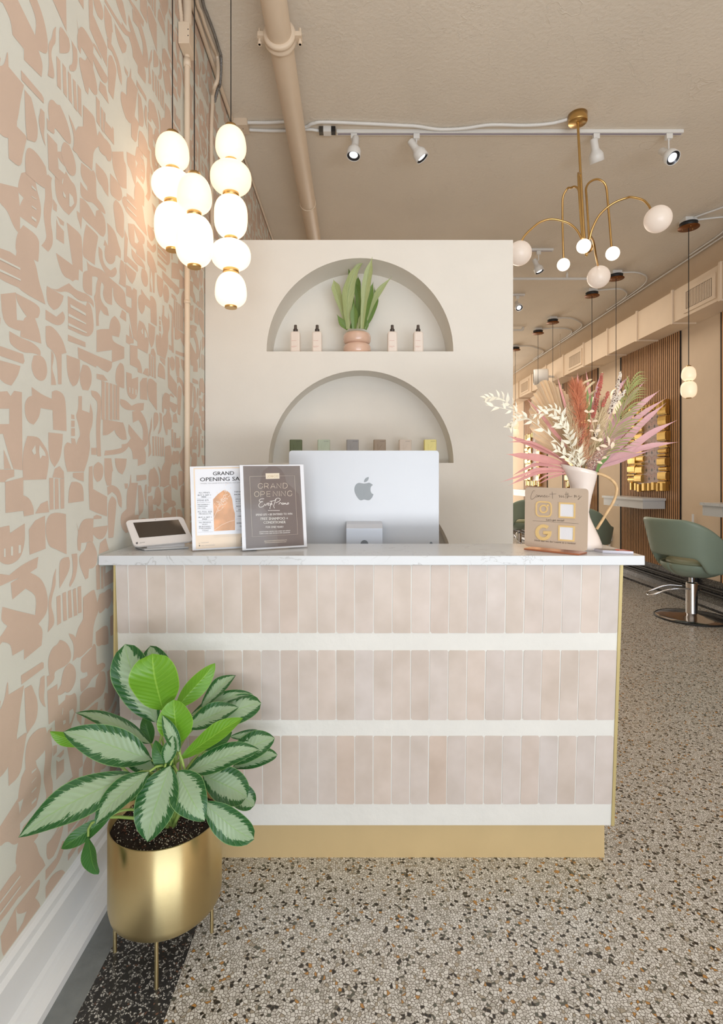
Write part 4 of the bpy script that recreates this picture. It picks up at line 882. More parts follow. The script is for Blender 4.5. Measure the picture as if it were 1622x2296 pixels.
# --- payment terminal
BL, BR, TL = W(301, 1225, 1.85), W(434, 1213, 1.93), W(281, 1167, 1.925)
u, v = BR-BL, TL-BL; n_ = u.cross(v).normalized(); n_ = n_ if n_.y < 0 else -n_
term = thing('payment_terminal', 'white tilted tablet payment terminal at the wall end of the countertop', 'payment terminal', Vector((BL.x+.12, BL.y+.08, ZT)))
def tp(s, t, h): return BL+u*s+v*t+n_*h
def rr2(x0, x1, y0, y1, r, asp, k=5):
    out = []
    for (cx_, cy_, st_) in ((x1-r, y1-r*asp, 0), (x0+r, y1-r*asp, 90), (x0+r, y0+r*asp, 180), (x1-r, y0+r*asp, 270)):
        for i in range(k+1): a_ = math.radians(st_+90*i/k); out.append((cx_+r*math.cos(a_), cy_+r*asp*math.sin(a_)))
    return out
M_TERM = mat('satin_white_plastic', (222, 216, 212), .4, var=.01)
o1 = rr2(0, 1, 0, 1, .09, 1.3); mb = MB(); L1 = [tp(s, t, 0) for s, t in o1]; L2 = [tp(.5+(s-.5)*1.015, .5+(t-.5)*1.015, -.006) for s, t in o1]; L3 = [tp(.5+(s-.5)*.95, .5+(t-.5)*.93, -.014) for s, t in o1]
k_ = len(L1); mb.add(L1, [tuple(range(k_))]); mb.add(L1+L2+L3, [(i, k_+i, k_+(i+1) % k_, (i+1) % k_) for i in range(k_)]+[(k_+i, 2*k_+i, 2*k_+(i+1) % k_, k_+(i+1) % k_) for i in range(k_)], True); mb.add(L3, [tuple(range(k_))[::-1]])
tb = mb.build('tablet', M_TERM, term)
plt = Plane(tp(0, 0, 0), u, v); pl = plt
MB().poly(qd(plt, [(298.5, 1172), (400, 1165), (417.5, 1197), (312.5, 1206)], .0006)).build('screen', mat('dark_glossy_screen', (60, 50, 42), .08, var=.02, spec=.8), tb)
lg = MB(); text_on(lg, plt, 'clover', (313, 1218.3), (326, 1216.2), 2.2, .0006)
for dx, dy in ((0, 0), (2.4, -.3), (.1, 2.2), (2.5, 1.9)): x, y = 306+dx, 1216.8+dy; lg.poly(qd(plt, [(x-1, y-1), (x+1, y-1.1), (x+1, y+.9), (x-1, y+1)], .0006))
lg.build('lettering', M_INKD, tb)
cam_dot = MB().poly(qd(plt, [(347.6, 1165), (348.8, 1164.5), (349.6, 1165.3), (348.6, 1166)], .0006)).build('camera_dot', M_DARK, tb)
ft = MB(); a0, a1 = tp(.22, .06, -.012), tp(.86, .06, -.012); b0, b1 = tp(.22, .6, -.012), tp(.86, .6, -.012)
def flr(p, dz=0): return Vector((p.x, p.y, ZT+dz))
ft.add([flr(a0, .006)+u*.0, flr(a1, .006), a1, a0, flr(b0, .006)+v*.1, flr(b1, .006)+v*.1, b1, b0], [(0, 1, 2, 3), (5, 4, 7, 6), (4, 0, 3, 7), (1, 5, 6, 2), (3, 2, 6, 7), (4, 5, 1, 0)]); ft.build('stand', M_TERM, term)
c0, c1 = tp(.16, -.02, 0), tp(.92, -.02, 0); vv = Vector((v.x, v.y, 0)).normalized()
bs = MB().prism([flr(c0, .0006)+vv*.0, flr(c1, .0006)+vv*.0, flr(c1, .0006)+vv*.105, flr(c0, .0006)+vv*.105], (0, 0, .007)); bs.build('base_plate', mat('grey_white_plastic', (196, 196, 196), .4), term, bevel=.003)
# --- desktop computer seen from behind
M_ALU = mat('pale_aluminium', (198, 199, 202), .42, .25, var=.01)
YI = 2.26; p = W(648, 1010, YI); q = W(985, 1225, YI)
mac = thing('desktop_computer', 'slim silver desktop computer seen from behind at the reception desk', 'computer', ((p.x+q.x)/2, YI+.02, .83))
scr = MB().rbox(p.x, q.x, YI, YI+.0115, .955, p.z, r=.014, seg=5, axis='y').build('display_body', M_ALU, mac, bevel=.0012)
MB().rbox(p.x+.008, q.x-.008, YI+.0116, YI+.0125, 1.03, p.z-.008, r=.006, seg=3, axis='y').build('screen', mat('dark_glossy_screen', (60, 50, 42), .08), mac)
s0, s1 = W(777, 1178, 2.2), W(858, 1178, 2.2)
neck = MB(); 
for (y0, z0), (y1, z1) in (((2.252, s0.z+.012), (2.215, s0.z+.004)), ((2.215, s0.z+.004), (2.195, s0.z-.012)), ((2.195, s0.z-.012), (2.19, .834))):
    neck.add([(s0.x, y0, z0), (s1.x, y0, z0), (s1.x, y1, z1), (s0.x, y1, z1), (s0.x, y0+.006, z0), (s1.x, y0+.006, z0), (s1.x, y1+.006, z1), (s0.x, y1+.006, z1)], [(0, 3, 2, 1), (4, 5, 6, 7), (0, 4, 7, 3), (1, 2, 6, 5), (0, 1, 5, 4), (3, 7, 6, 2)])
nk = neck.build('stand', mat('bright_aluminium', (206, 210, 218), .35, .2, var=.01), mac)
MB().box(s0.x, s1.x, 2.19, 2.36, .8305, .836).build('stand_foot', M_ALU, mac)
hole = W(817.5, 1219.5, 2.193); MB().lathe([(.0001, 0), (.016, 0)], hole+Vector((0, -.0008, 0)), 24, M=Matrix.Rotation(PI/2, 4, 'X'), capb=False, capt=False).build('cable_hole', mat('grey_ring', (120, 126, 132), .5), nk)
plm = Plane((0, YI-.0002, 1.2), (1, 0, 0), (0, 0, 1)); Q = crop(600, 1000, 3.862)
ap = MB(); ap.poly(qd(plm, [tuple(x) for x in [(v_.x, v_.y) for v_ in smooth_path([(x_, y_, 0) for x_, y_ in Q(838,326,862,322,882,318,905,330,914,338)], 3)]]+[tuple(x) for x in [(v_.x, v_.y) for v_ in smooth_path([(x_, y_, 0) for x_, y_ in Q(914,338,896,355,893,384,902,408,919,418)], 3)]][1:]+[(v_.x, v_.y) for v_ in smooth_path([(x_, y_, 0) for x_, y_ in Q(919,418,905,448,884,468,862,469,838,463,815,470,795,464,770,432,755,395,755,358,770,330,792,319,815,322,838,326)], 3)][1:-1], .0004))
ap.poly(qd(plm, [(v_.x, v_.y) for v_ in smooth_path([(x_, y_, 0) for x_, y_ in Q(877,267,877,285,862,306,838,314,838,298,852,278,877,267)], 3)][:-1], .0004))
ap.build('logo', mat('polished_logo_grey', (150, 156, 160), .45, var=0), scr)
pb = W(967, 1218, YI); MB().lathe([(.0001, 0), (.006, 0)], pb+Vector((0, -.0006, 0)), 16, M=Matrix.Rotation(PI/2, 4, 'X'), capb=False, capt=False).build('power_button', mat('grey_ring', (120, 126, 132), .5), scr)
# ================================================================ NICHE OBJECTS
M_BOT = mat('blush_bottle_plastic', (234, 220, 208), .4, var=.01, sss=.0); M_PUMP = mat('smoky_pump_plastic', (88, 76, 68), .3)
M_INKR = mat('red_ink', (196, 92, 84), .6, var=0)
zn = arches[0][1]
def spray(px, first=None, lab='', rz=0, yy=3.075):
    X = W(px, 780, yy).x; t = thing('spray_bottle', lab, 'spray bottle', (X, yy, zn+.0005), 'blush spray bottles in the upper niche')
    z = zn+.0005
    M = place(Matrix.Rotation(rz, 4, 'Z'), (X, yy, z))
    bo = MB(); hw, hd = .0275, .019
    secs = [(0, .94), (.004, 1), (.118, 1), (.126, .93), (.131, .72), (.133, .45)]
    rings = []
    for zz_, k in secs:
        rings.append([M @ Vector((max(-hw*k, min(hw*k, 1.25*hw*k*math.cos(a))), max(-hd*k, min(hd*k, 1.25*hd*k*math.sin(a))), zz_)) for a in [2*PI*i/24+PI/24 for i in range(24)]])
    for i in range(len(rings)-1): bo.add(rings[i]+rings[i+1], [(j, (j+1) % 24, 24+(j+1) % 24, 24+j) for j in range(24)])
    bo.add(rings[0], [tuple(range(24))[::-1]]); bo.add(rings[-1], [tuple(range(24))]); body = bo.build('bottle_body', M_BOT, t)
    MB().lathe([(.012, .133), (.0135, .135), (.0135, .146), (.012, .148)], (0, 0, 0), 20, M=M).build('collar', mat('dark_pump_collar', (64, 54, 48), .35), t)
    nz = MB().lathe([(.0095, .148), (.0085, .170), (.0075, .1715)], (0, 0, 0), 16, M=M); nz.tube([M @ Vector((0, 0, .164)), M @ Vector((0, -.013, .164))], .003, 8); nz.build('spray_nozzle', M_PUMP, t)
    P_ = Plane(M @ Vector((0, -hd, .05)), M.to_3x3() @ Vector((1, 0, 0)), (0, 0, 1)); tx = MB()
    def lt(s, x0, x1, zc, h):
        vs, fs = glyphs(s); a = min(v_[0] for v_ in vs); b2 = max(v_[0] for v_ in vs)
        tx.add([M @ Vector((x0+(v_[0]-a)/(b2-a)*(x1-x0), -hd-.0005, zc+v_[1]/.73*h)) for v_ in vs], fs)
    lt('KEVIN.MURPHY', -.019, .010, .075, .0028); lt('BLOW.DRY', -.019, .012, .042, .003); lt('EVER.SMOOTH', -.019, .002, .037, .0024)
    tx.build('lettering', M_INKR, body)
    return t
for px, lab, rz in ((663, 'outermost left blush spray bottle in the upper niche', -.1), (711.5, 'blush spray bottle just left of the snake plant', -.05), (880, 'blush spray bottle just right of the snake plant', .08), (938, 'outermost right blush spray bottle in the upper niche', .12)): spray(px, lab=lab, rz=rz)
z1n = arches[1][1]
for i, (px, col, nm) in enumerate(((664, (104, 114, 76), 'olive green'), (726.5, (200, 212, 190), 'pale mint'), (791, (162, 158, 156), 'mauve grey'), (851.5, (164, 144, 122), 'mushroom brown'), (908.5, (216, 200, 184), 'pale blush'), (964.5, (234, 220, 140), 'pale yellow'))):
    yy = 3.06; X = W(px, 1000, yy).x; hw = .0355; hh = W(px, 985.5, yy-.02).z-z1n
    t = thing('hair_product_bottle', nm+' rectangular haircare bottle on the middle niche shelf', 'bottle', (X, yy, z1n), 'coloured haircare bottles on the middle niche shelf')
    m = mat(nm.replace(' ', '_')+'_plastic', col, .4, var=.01)
    bo = MB().rbox(X-hw, X+hw, yy-.02, yy+.02, z1n+.0005, z1n+hh-.002, r=.006, seg=3); bo.rbox(X-hw+.002, X+hw-.002, yy-.018, yy+.018, z1n+hh-.002, z1n+hh, r=.005, seg=3)
    bd = bo.build('bottle_body', m, t)
    tx = MB(); P_ = Plane((X, yy-.0202, z1n), (1, 0, 0), (0, 0, 1))
    vs, fs = glyphs('KEVIN.MURPHY'); a = min(v_[0] for v_ in vs); b2 = max(v_[0] for v_ in vs)
    tx.add([Vector((X+.001+(v_[0]-a)/(b2-a)*.028, yy-.0206, z1n+hh-.012+v_[1]/.73*.0032)) for v_ in vs], fs); tx.build('lettering', M_INKD, bd)
    kx = MB(); 
    for s in (((-.012, -.026), (-.012, -.10)), ((.012, -.03), (-.010, -.062), (.014, -.10))):
        kx.tube([Vector((X+x_, yy-.0200, z1n+hh+z_)) for x_, z_ in s], .0010, 5)
    kx.build('embossed_monogram', m, bd)
# snake plant
yp = 3.105; Xp = W(801, 788, yp).x; zp = zn+.0005
M_TERRA = mat('blush_glazed_ceramic', (216, 180, 158), .22, var=.05, coat=.5)
snk = thing('ceramic_pot', 'blush glazed pot of two stacked rings in the upper niche', 'pot', (Xp, yp, zp))
hh = .131; prof = [(.0001, 0), (.068, 0)]
for c in (0, 1):
    for k in range(13):
        a = -PI/2+PI*k/12; prof.append((.062+.0195*math.cos(a)**.7 if math.cos(a) > 1e-6 else .062, hh*(.25+.5*c)+hh*.245*math.sin(a)))
prof += [(.058, hh), (.058, hh-.01), (.0001, hh-.012)]
MB().lathe(prof, (Xp, yp, zp), 48).build('pot_body', M_TERRA, snk)
M_SNK = leaf_mat('pale_snake_leaf', 'D')
def recol(m, c1, c2, line, bump=.1):
    for nd in m.node_tree.nodes:
        if nd.type == 'MIX_RGB':
            if nd.inputs[1].is_linked: nd.inputs[2].default_value = lin(line)
            else: nd.inputs[1].default_value = lin(c1); nd.inputs[2].default_value = lin(c2)
        if nd.type == 'BUMP': nd.inputs['Strength'].default_value = bump
recol(M_SNK, (196, 202, 150), (152, 168, 106), (112, 134, 80)); M_SNK2 = leaf_mat('green_snake_leaf', 'D'); recol(M_SNK2, (132, 158, 84), (100, 132, 62), (74, 106, 52))
def blade(mb, pts, widths, face, fold=.2, sub=5, m=6):
    P = smooth_path(pts, sub); nW = len(widths)-1; rows, uvs = [], []; face = Vector(face).normalized()
    for i, p in enumerate(P):
        s = i/(len(P)-1); k = s*nW; j = min(int(k), nW-1); f_ = k-j; f_ = f_*f_*(3-2*f_); w = widths[j]*(1-f_)+widths[j+1]*f_
        t = (P[min(i+1, len(P)-1)]-P[max(i-1, 0)]).normalized(); side = t.cross(face).normalized(); up = side.cross(t)
        rows.append([p+side*(u_*w/2)+up*(fold*abs(u_)*w/2) for u_ in [-1+2*q/m for q in range(m+1)]]); uvs.append([(q/m, s) for q in range(m+1)])
    mb.grid(rows, True, uvs)
S = crop(740, 560, 9.567)
sp = thing('snake_plant', 'tall pale green snake plant standing in the blush ringed pot', 'plant', (Xp, yp, zp+.12))
for i, (pts, ws, dy, m_) in enumerate((
    ((385,1700,372,1300,385,950,470,620,590,380,735,262), (80,190,270,200,110,0), -.035, 0), ((690,1690,730,1200,770,850,830,500,915,140), (70,120,190,170,0), -.135, 0), ((540,1690,480,1000,440,650,395,345), (60,90,90,0), .045, 1),
    ((400,1690,280,1350,180,1000,130,820,75,630), (60,90,170,190,0), .0, 0), ((640,1690,640,1300,600,950,515,600), (90,140,130,0), .0, 1), ((525,1695,525,1400,512,1100), (100,170,0), -.05, 1),
    ((695,1695,750,1300,850,980,935,680), (90,190,170,0), -.04, 1), ((745,1690,850,1300,1050,900,1345,560), (30,90,130,0), -.03, 0), ((740,1690,870,1420,980,1100,950,790), (60,120,120,0), .02, 1),
    ((380,1712,270,1580,145,1378), (60,150,0), -.02, 1), ((610,1690,640,1500,655,1380), (50,70,0), -.045, 0), ((760,1712,800,1600,790,1470), (60,70,0), -.02, 1), ((450,1690,600,1250,600,760,610,560), (60,120,140,0), .02, 1))):
    mb = MB(); pp = S(*pts); blade(mb, [W(x, y, yp+dy*(.4+.6*j/(len(pp)-1))) for j, (x, y) in enumerate(pp)], [w/9.567/F*yp for w in ws], (random.uniform(-.3, .3), -1, .1), fold=.35)
    mb.build('leaf', (M_SNK, M_SNK2)[m_], sp)
# ================================================================ WHITE JUG
YV = 1.93
M_JUG = mat('blush_glazed_jug', (240, 226, 216), .16, var=.01, coat=.4)
jc = W(1303, 1231, YV); jug = thing('ceramic_jug', 'tall blush white hourglass jug with a rattan wrapped handle holding the dried flowers', 'vase', (jc.x, YV, ZT))
secs = [(1234.2, 1303, 1), (1234.2, 1303, 42), (1231, 1303, 45), (1222, 1303, 45), (1200, 1303, 37), (1178, 1303, 27), (1160, 1303, 19.5), (1148, 1303, 17), (1132, 1304, 18.5), (1112, 1305, 21), (1092, 1306, 24.5), (1074, 1305.5, 29), (1062, 1303, 33.5), (1052, 1300, 37)]
rows = []
zv = lambda py: max(ZT+.0006, H-(py-CY)/F*YV)
def jring(py, cx, r, tilt=0, spout=0, k=1):
    c = W(cx, py, YV); R_ = r/F*YV*k; out = []
    for i in range(49):
        a = 2*PI*i/48; e = max(0, -math.cos(a))**6*spout
        out.append(Vector((c.x+(R_+e)*math.cos(a), YV+R_*math.sin(a), zv(py)-tilt*math.cos(a)+e*.5)))
    return out
for py, cx, r in secs[:-4]: rows.append(jring(py, cx, r))
n = 4
for j, (py, cx, r) in enumerate(secs[-4:]): s = (j+1)/4; rows.append(jring(py, cx, r, .014*s, .010*s))
for j, (py, cx, r) in enumerate(secs[-4:][::-1]): s = 1-j/4; rows.append(jring(py, cx, r, .014*s, .010*s, .94))
rows.append(jring(1148, 1303, 17, k=.85))
mb = MB(); mb.grid(rows); mb.build('jug_body', M_JUG, jug)
M_RAT = mat('rattan_wrap', (214, 178, 130), .6, var=.15, nscale=60)
Z_ = crop(1130, 980, 4.7706)
hp = smooth_path([W(x, y, YV+.0) for x, y in Z_(985,385,1060,405,1130,440,1185,490,1210,550,1195,640,1160,720,1110,800,1050,900,995,985)], 14)
mb = MB(); mb.tube(hp, [.0052*(1.06 if i % 2 else .96) for i in range(len(hp))], 8); mb.build('handle', M_RAT, jug, label='rattan wrapped curved handle')
# ================================================================ DRIED FLOWERS
GRP = 'dried flower arrangement in the blush jug'
def fmat(n, c, var=.08): return mat(n, c, .8, var=var, nscale=40, sss=0)
M_CREAM = fmat('dried_cream_palm', (255, 230, 200), .04); M_PINK = fmat('dusty_pink_leaf', (214, 152, 146), .05); M_LILAC = fmat('lilac_pink_leaf', (206, 160, 162), .05)
M_WHT = fmat('bleached_leaf', (240, 232, 212), .03); M_RUST = fmat('rust_plume', (212, 134, 98)); M_BEI = fmat('beige_grass', (226, 204, 164)); M_GRN = fmat('olive_frond', (150, 152, 92)); M_ROSY = fmat('rose_amaranth', (196, 112, 98), .2)
M_SPK = fmat('pale_speckled_floret', (240, 228, 214), .1); M_SPKD = fmat('dark_speck', (96, 72, 62)); M_BLADE = fmat('green_blade', (112, 140, 78)); M_POD = fmat('cream_pod', (236, 214, 188), .03); M_FIL = fmat('pink_filler', (214, 176, 160), .1)
mouth = W(1304, 1075, YV); inside = W(1303, 1150, YV)
def stem_to(mb, p, r=.0016, off=(0, 0)):
    m_ = mouth+Vector((off[0], off[1], 0)); b = inside+Vector((off[0]*.2, off[1]*.2, 0)); mb.tube(bez(b, m_, p, 10), r, 5)
def flower(name, label): return thing(name, label, 'dried flower', (jc.x, YV, ZT+.14), GRP)
rf = random.Random(11)
# palm fan
t = flower('dried_palm_fan', 'large pleated cream palm fan at the left of the jug bouquet')
ap_ = W(1288, 1030, 1.98); rim = [(1222,1017),(1211,1013),(1200,992),(1196,980),(1189,958),(1187,940),(1187,920),(1190,905),(1190,893),(1197,882),(1203,878),(1208,872),(1204,864),(1212,856),(1220,852),(1228,853),(1233,857),(1241,858),(1243,866),(1250,868),(1258,872),(1262,877),(1268,882),(1273,890),(1280,903),(1286,918),(1290,930)]
rs = []
for i in range(len(rim)-1):
    a, b = rim[i], rim[i+1]; rs += [a, ((a[0]+b[0])/2+rf.uniform(-1.5, 1.5), (a[1]+b[1])/2+rf.uniform(-1.5, 1.5))]
rs.append(rim[-1]); rows = []
for k in range(9):
    s = k/8; rows.append([ap_.lerp(W(x, y, 1.98+.03*math.sin(i*.12)), s)+Vector((0, (-.018 if i % 2 else .006)*s*(1 if s < .98 else .9), 0)) for i, (x, y) in enumerate(rs)])
MB().grid(rows, smooth=False).build('fan_blade', M_CREAM, t)
mb = MB(); stem_to(mb, ap_, .003, (-.01, .01)); mb.build('stem', M_CREAM, t)
# sword leaves
def swords(name, label, m, items, Yd=0):
    t = flower(name, label)
    for pts, w in items:
        q = ident(*pts); d = rf.uniform(-.02, .02)+Yd; P = [W(x, y, YV+d*(i+1)/len(q)) for i, (x, y) in enumerate(q)]
        mb = MB(); blade(mb, [mouth]+P, [w*.25/F*YV, w*.5/F*YV, w*1.05/F*YV, w*.8/F*YV, 0], (rf.uniform(-.3, .3), -1, rf.uniform(0, .5)), fold=.25, sub=6, m=4); mb.build('leaf', m, t)
swords('pink_palm_spray', 'dusty pink palm leaves fanning out left behind the plaque', M_PINK, [((1262,1032,1205,1003,1172,990,1137,976), 14), ((1265,1043,1215,1029,1175,1023,1134,1018), 18), ((1268,1052,1210,1041,1180,1050,1147,1068), 8), ((1272,1058,1215,1058,1180,1070,1138,1090), 9), ((1270,1056,1210,1052,1170,1066,1120,1082), 7), ((1272,1062,1235,1064,1215,1072,1196,1090), 4), ((1275,1062,1245,1068,1225,1076,1200,1090), 4), ((1262,1030,1200,995,1170,990,1136,992), 6), ((1285,1020,1240,965,1210,925,1179,892), 8), ((1290,1000,1270,920,1258,875,1250,843), 7), ((1300,1000,1298,920,1296,870,1296,834), 10), ((1322,1000,1328,930,1320,870,1314,828), 9)], .02)
swords('lilac_palm_spray', 'lilac pink palm leaves fanning out right over the slat wall', M_LILAC, [((1345,1000,1365,930,1385,875,1414,840), 13), ((1350,1000,1385,930,1415,890,1449,852), 11), ((1350,1010,1400,945,1440,905,1482,874), 15), ((1345,1030,1400,965,1445,925,1496,892), 13), ((1350,1040,1405,985,1450,940,1496,902), 15), ((1340,1045,1400,1015,1460,972,1521,941), 17), ((1345,1042,1400,1018,1460,1000,1523,991), 16), ((1340,1045,1390,1020,1430,1010,1472,1006), 6), ((1345,1050,1385,1035,1420,1022,1465,1008), 9), ((1318,1000,1330,930,1337,880,1347,838), 10)], .03)
# olive frond
t = flower('olive_palm_frond', 'olive green feathery palm frond arching right'); ra = smooth_path([W(1335, 1040, YV), W(1362, 990, YV-.01), W(1388, 940, YV-.01), W(1404, 895, YV), W(1412, 860, YV)], 8)
mb = MB(); mb.tube([inside, mouth]+ra, .0018, 6); mb.build('stem', M_GRN, t); mb = MB(); lfm = MB()
for k in range(26):
    s = k/25; p = ra[int(2+s*(len(ra)-3))]
    for sd in (1, -1):
        L_ = (.150-.070*s)*(1 if sd > 0 else .42); d = Vector((.95, rf.uniform(-.15, .15), .10+.52*s)).normalized()
        if sd < 0: d = Vector((-.25, rf.uniform(-.3, .3), .9)).normalized()
        e = p+d*L_; mid = p+d*L_*.5+Vector((0, 0, .018 if sd > 0 else .004))
        lfm = MB(); blade(lfm, [p, mid, e], [.0015, .0050, 0], (0, -1, .4), fold=.3, sub=4, m=2); lfm.build('leaflet', M_GRN, t)
# bleached ruscus
def ruscus(label, stems, n):
    t = flower('bleached_ruscus', label); k_ = 0
    for q in stems:
        P = smooth_path([W(x, y, YV-.035-.01*i) for i, (x, y) in enumerate(ident(*q))], 8); mb = MB(); mb.tube(P, .0017, 6, r1=.0009); mb.build('stem', M_WHT, t)
        tot = len(P)
        for k in range(n):
            i = int(2+(tot-4)*k/n); p = P[i]; tn = (P[i+1]-P[i-1]).normalized(); sd = 1 if k % 2 else -1
            up = Vector((-tn.z, 0, tn.x))*sd; d = (tn*rf.uniform(.4, 1.2)+up*rf.uniform(.35, .95)+Vector((0, rf.uniform(-.7, .3), 0))).normalized(); L_ = rf.uniform(.024, .042)
            mb = MB(); leaf(mb, p, p+d*L_, .0105*L_/.030, (rf.uniform(-.6, .6), -1, rf.uniform(-.2, .8)), arch=.1, fold=.35, peak=.36, n=6, m=2, wave=0, point=1.5); mb.build('leaf', M_WHT, t)
ruscus('bleached white leafy branch reaching far left in front of the partition', [(1290,1048,1262,1005,1225,968,1190,942,1160,925,1125,915,1090,908), (1160,925,1140,905,1122,893,1100,890,1086,896), (1190,942,1165,938,1150,948,1138,962)], 15)
ruscus('bleached white leafy branch drooping over the palm fan', [(1298,1050,1282,995,1264,950,1245,932,1215,928,1192,930), (1264,950,1258,930,1244,917,1222,918,1202,922), (1285,1010,1276,975,1262,955,1240,945)], 14)
ruscus('short bleached white leafy sprig low at the jug rim', [(1298,1052,1288,1030,1280,1000,1275,975), (1302,1050,1300,1025,1296,1005), (1294,1050,1272,1028,1256,1012,1240,1004)], 9)
# plumes
def plume(name, label, m, axis, n, spread, L, w, kind='stuff', hang=0):
    t = flower(name, label); P = smooth_path([W(x, y, YV+d) for x, y, d in axis], 8); mb = MB(); mb.tube([inside, mouth]+P, .0013, 5); mb.build('stem', m, t); mb = MB()
    for k in range(n):
        s = rf.random(); p = P[int(s*(len(P)-1))]; tn = (P[-1]-P[0]).normalized(); r = Vector((rf.gauss(0, 1), rf.gauss(0, 1), rf.gauss(0, .4))).normalized()
        env = (math.sin(PI*min(1, .15+s*.8)))*spread
        d = (tn+r*rf.uniform(.2, .9)).normalized(); e = p+d*L*rf.uniform(.5, 1)+r*env*.4; mid = p.lerp(e, .5)+r*env*.25; e += Vector((0, 0, -hang*rf.random()))
        nrm = (e-p).cross(Vector((rf.uniform(-.3, .3), -1, 0))).normalized()*w/2
        mb.add([p-nrm, p+nrm, mid+nrm, mid-nrm, e], [(0, 1, 2, 3), (3, 2, 4)])
    mb.build('plume', m, t, kind='stuff'); return t
plume('rust_pampas', 'soft rust coloured pampas plume in the middle of the jug bouquet', M_RUST, [(1306,1040,-.01),(1304,990,-.01),(1302,940,-.01),(1296,890,-.005),(1293,868,0)], 1500, .045, .055, .0009)
plume('beige_pampas', 'beige pampas grass between palm fan and rust plume', M_BEI, [(1300,1045,0),(1292,1000,0),(1284,960,0),(1278,915,.0)], 800, .035, .045, .0009)
plume('beige_pampas', 'beige feathery grass right of the rust plume', M_BEI, [(1312,1045,0),(1328,1000,0),(1342,950,0),(1352,900,0)], 900, .04, .06, .0010)
plume('dry_grass_tuft', 'fine tangled dry grass low above the jug rim', M_BEI, [(1296,1052,-.02),(1294,1030,-.02),(1290,1000,-.02),(1284,965,-.02)], 400, .05, .07, .0008)
# seed heads
def spike(name, label, axis, r0, m, n, m2=None, s_=.0028):
    t = flower(name, label); P = smooth_path([W(x, y, YV-.02) for x, y in ident(*axis)], 8); mb = MB(); mb.tube([inside, mouth, P[0]], .0014, 5); mb.tube(P, .0012, 5); mb.build('stem', M_BEI, t)
    a_, b_ = MB(), MB()
    for k in range(n):
        s = rf.random(); p = P[int(s*(len(P)-1))]; rr = r0*(math.sin(PI*(.12+.8*s))**.6); d = Vector((rf.gauss(0, 1), rf.gauss(0, 1), rf.gauss(0, .5))).normalized()
        c = p+d*rr*rf.uniform(.4, 1); q = s_*rf.uniform(.6, 1.3); tgt = b_ if (m2 and k % 6 == 0) else a_
        tgt.add([c+Vector(v)*q for v in ((1, 0, 0), (-1, 0, 0), (0, 1, 0), (0, -1, 0), (0, 0, 1), (0, 0, -1))], [(0, 2, 4), (2, 1, 4), (1, 3, 4), (3, 0, 4), (2, 0, 5), (1, 2, 5), (3, 1, 5), (0, 3, 5)])
    a_.build('florets', m, t, kind='stuff')
    if m2: b_.build('dark_florets', m2, t, kind='stuff')
spike('amaranth_spike', 'tall rose red amaranth spike at the top of the bouquet', (1330,935,1337,905,1345,870,1351,834), .009, M_ROSY, 420)
spike('amaranth_spike', 'rose red amaranth spike low in front of the rust plume', (1300,1028,1302,1000,1307,970,1313,948), .008, M_ROSY, 340)
spike('amaranth_spike', 'short rose red amaranth tip right of the centre', (1352,912,1358,895,1366,876), .007, M_ROSY, 160)
spike('speckled_flower_spike', 'tallest white and brown speckled flower spike at right', (1368,925,1378,895,1386,865,1393,832), .009, M_SPK, 420, M_SPKD)
spike('speckled_flower_spike', 'leaning white and brown speckled flower spike over the frond', (1372,915,1382,900,1392,888,1404,874), .009, M_SPK, 260, M_SPKD)
spike('speckled_flower_spike', 'small speckled flower spike beside the cream pods', (1334,985,1338,970,1344,951), .007, M_SPK, 160, M_SPKD)
spike('pink_filler_flower', 'fluffy pale pink filler flowers low right above the jug rim', (1322,1052,1328,1035,1340,1020,1348,1010), .020, M_FIL, 700, M_SPK, .0022)
spike('pink_filler_flower', 'loose pink filler florets in the right half of the bouquet', (1340,1015,1352,1005,1366,995,1378,985), .014, M_FIL, 320, M_SPK, .0022)
# drooping seed grass
t = flower('drooping_oat_grass', 'arching cream oat grass heads above the rust plume')
for q in ((1300,930,1296,890,1306,862,1326,851), (1304,940,1304,900,1316,872,1333,856), (1308,940,1312,900,1324,885,1336,876), (1290,930,1282,900,1283,880,1286,870), (1288,940,1290,910,1292,895,1298,886)):
    P = smooth_path([W(x, y, YV+.01) for x, y in ident(*q)], 8); mb = MB(); mb.tube([mouth]+P, .0009, 4)
    for i in range(len(P)//2, len(P)-1):
        for sd in (-1, 1): d = (P[i+1]-P[i]).normalized(); mb.lathe([(.0001, -.008), (.0036, 0), (.0001, .009)], P[i]+Vector((sd*.0025, rf.uniform(-.003, .003), 0)), 6, M=frame(d))
    mb.build('seed_head', M_BEI, t, kind='stuff')
# honesty pods
t = flower('honesty_pods', 'cream papery seed pods on thin stems right of the rust plume')
st_ = MB(); st_.tube(smooth_path([inside, mouth, W(1326, 1030, YV-.03), W(1336, 985, YV-.04), (W(1330, 950, YV-.04)), W(1321, 922, YV-.04)], 6), .0008, 5); st_.build('stem', M_BEI, t)
for (x0, y0, x1, y1) in ((1321,925,1310,922), (1321,925,1334,921), (1327,946,1317,943), (1328,946,1342,944), (1334,968,1322,966), (1335,968,1348,964), (1342,988,1324,982), (1340,988,1352,985), (1364,1002,1345,1000), (1366,1000,1362,978), (1372,1006,1376,990), (1346,1010,1337,1004), (1350,1028,1362,1026), (1338,1036,1352,1040)):
    a, b = W(x0, y0, YV-.045), W(x1, y1, YV-.05); mb = MB(); leaf(mb, a, b, .0125, (rf.uniform(-.5, .5), -1, rf.uniform(.2, 1)), arch=.15, fold=.1, peak=.55, n=8, m=4, wave=0, point=.8); mb.build('pod', M_POD, t)
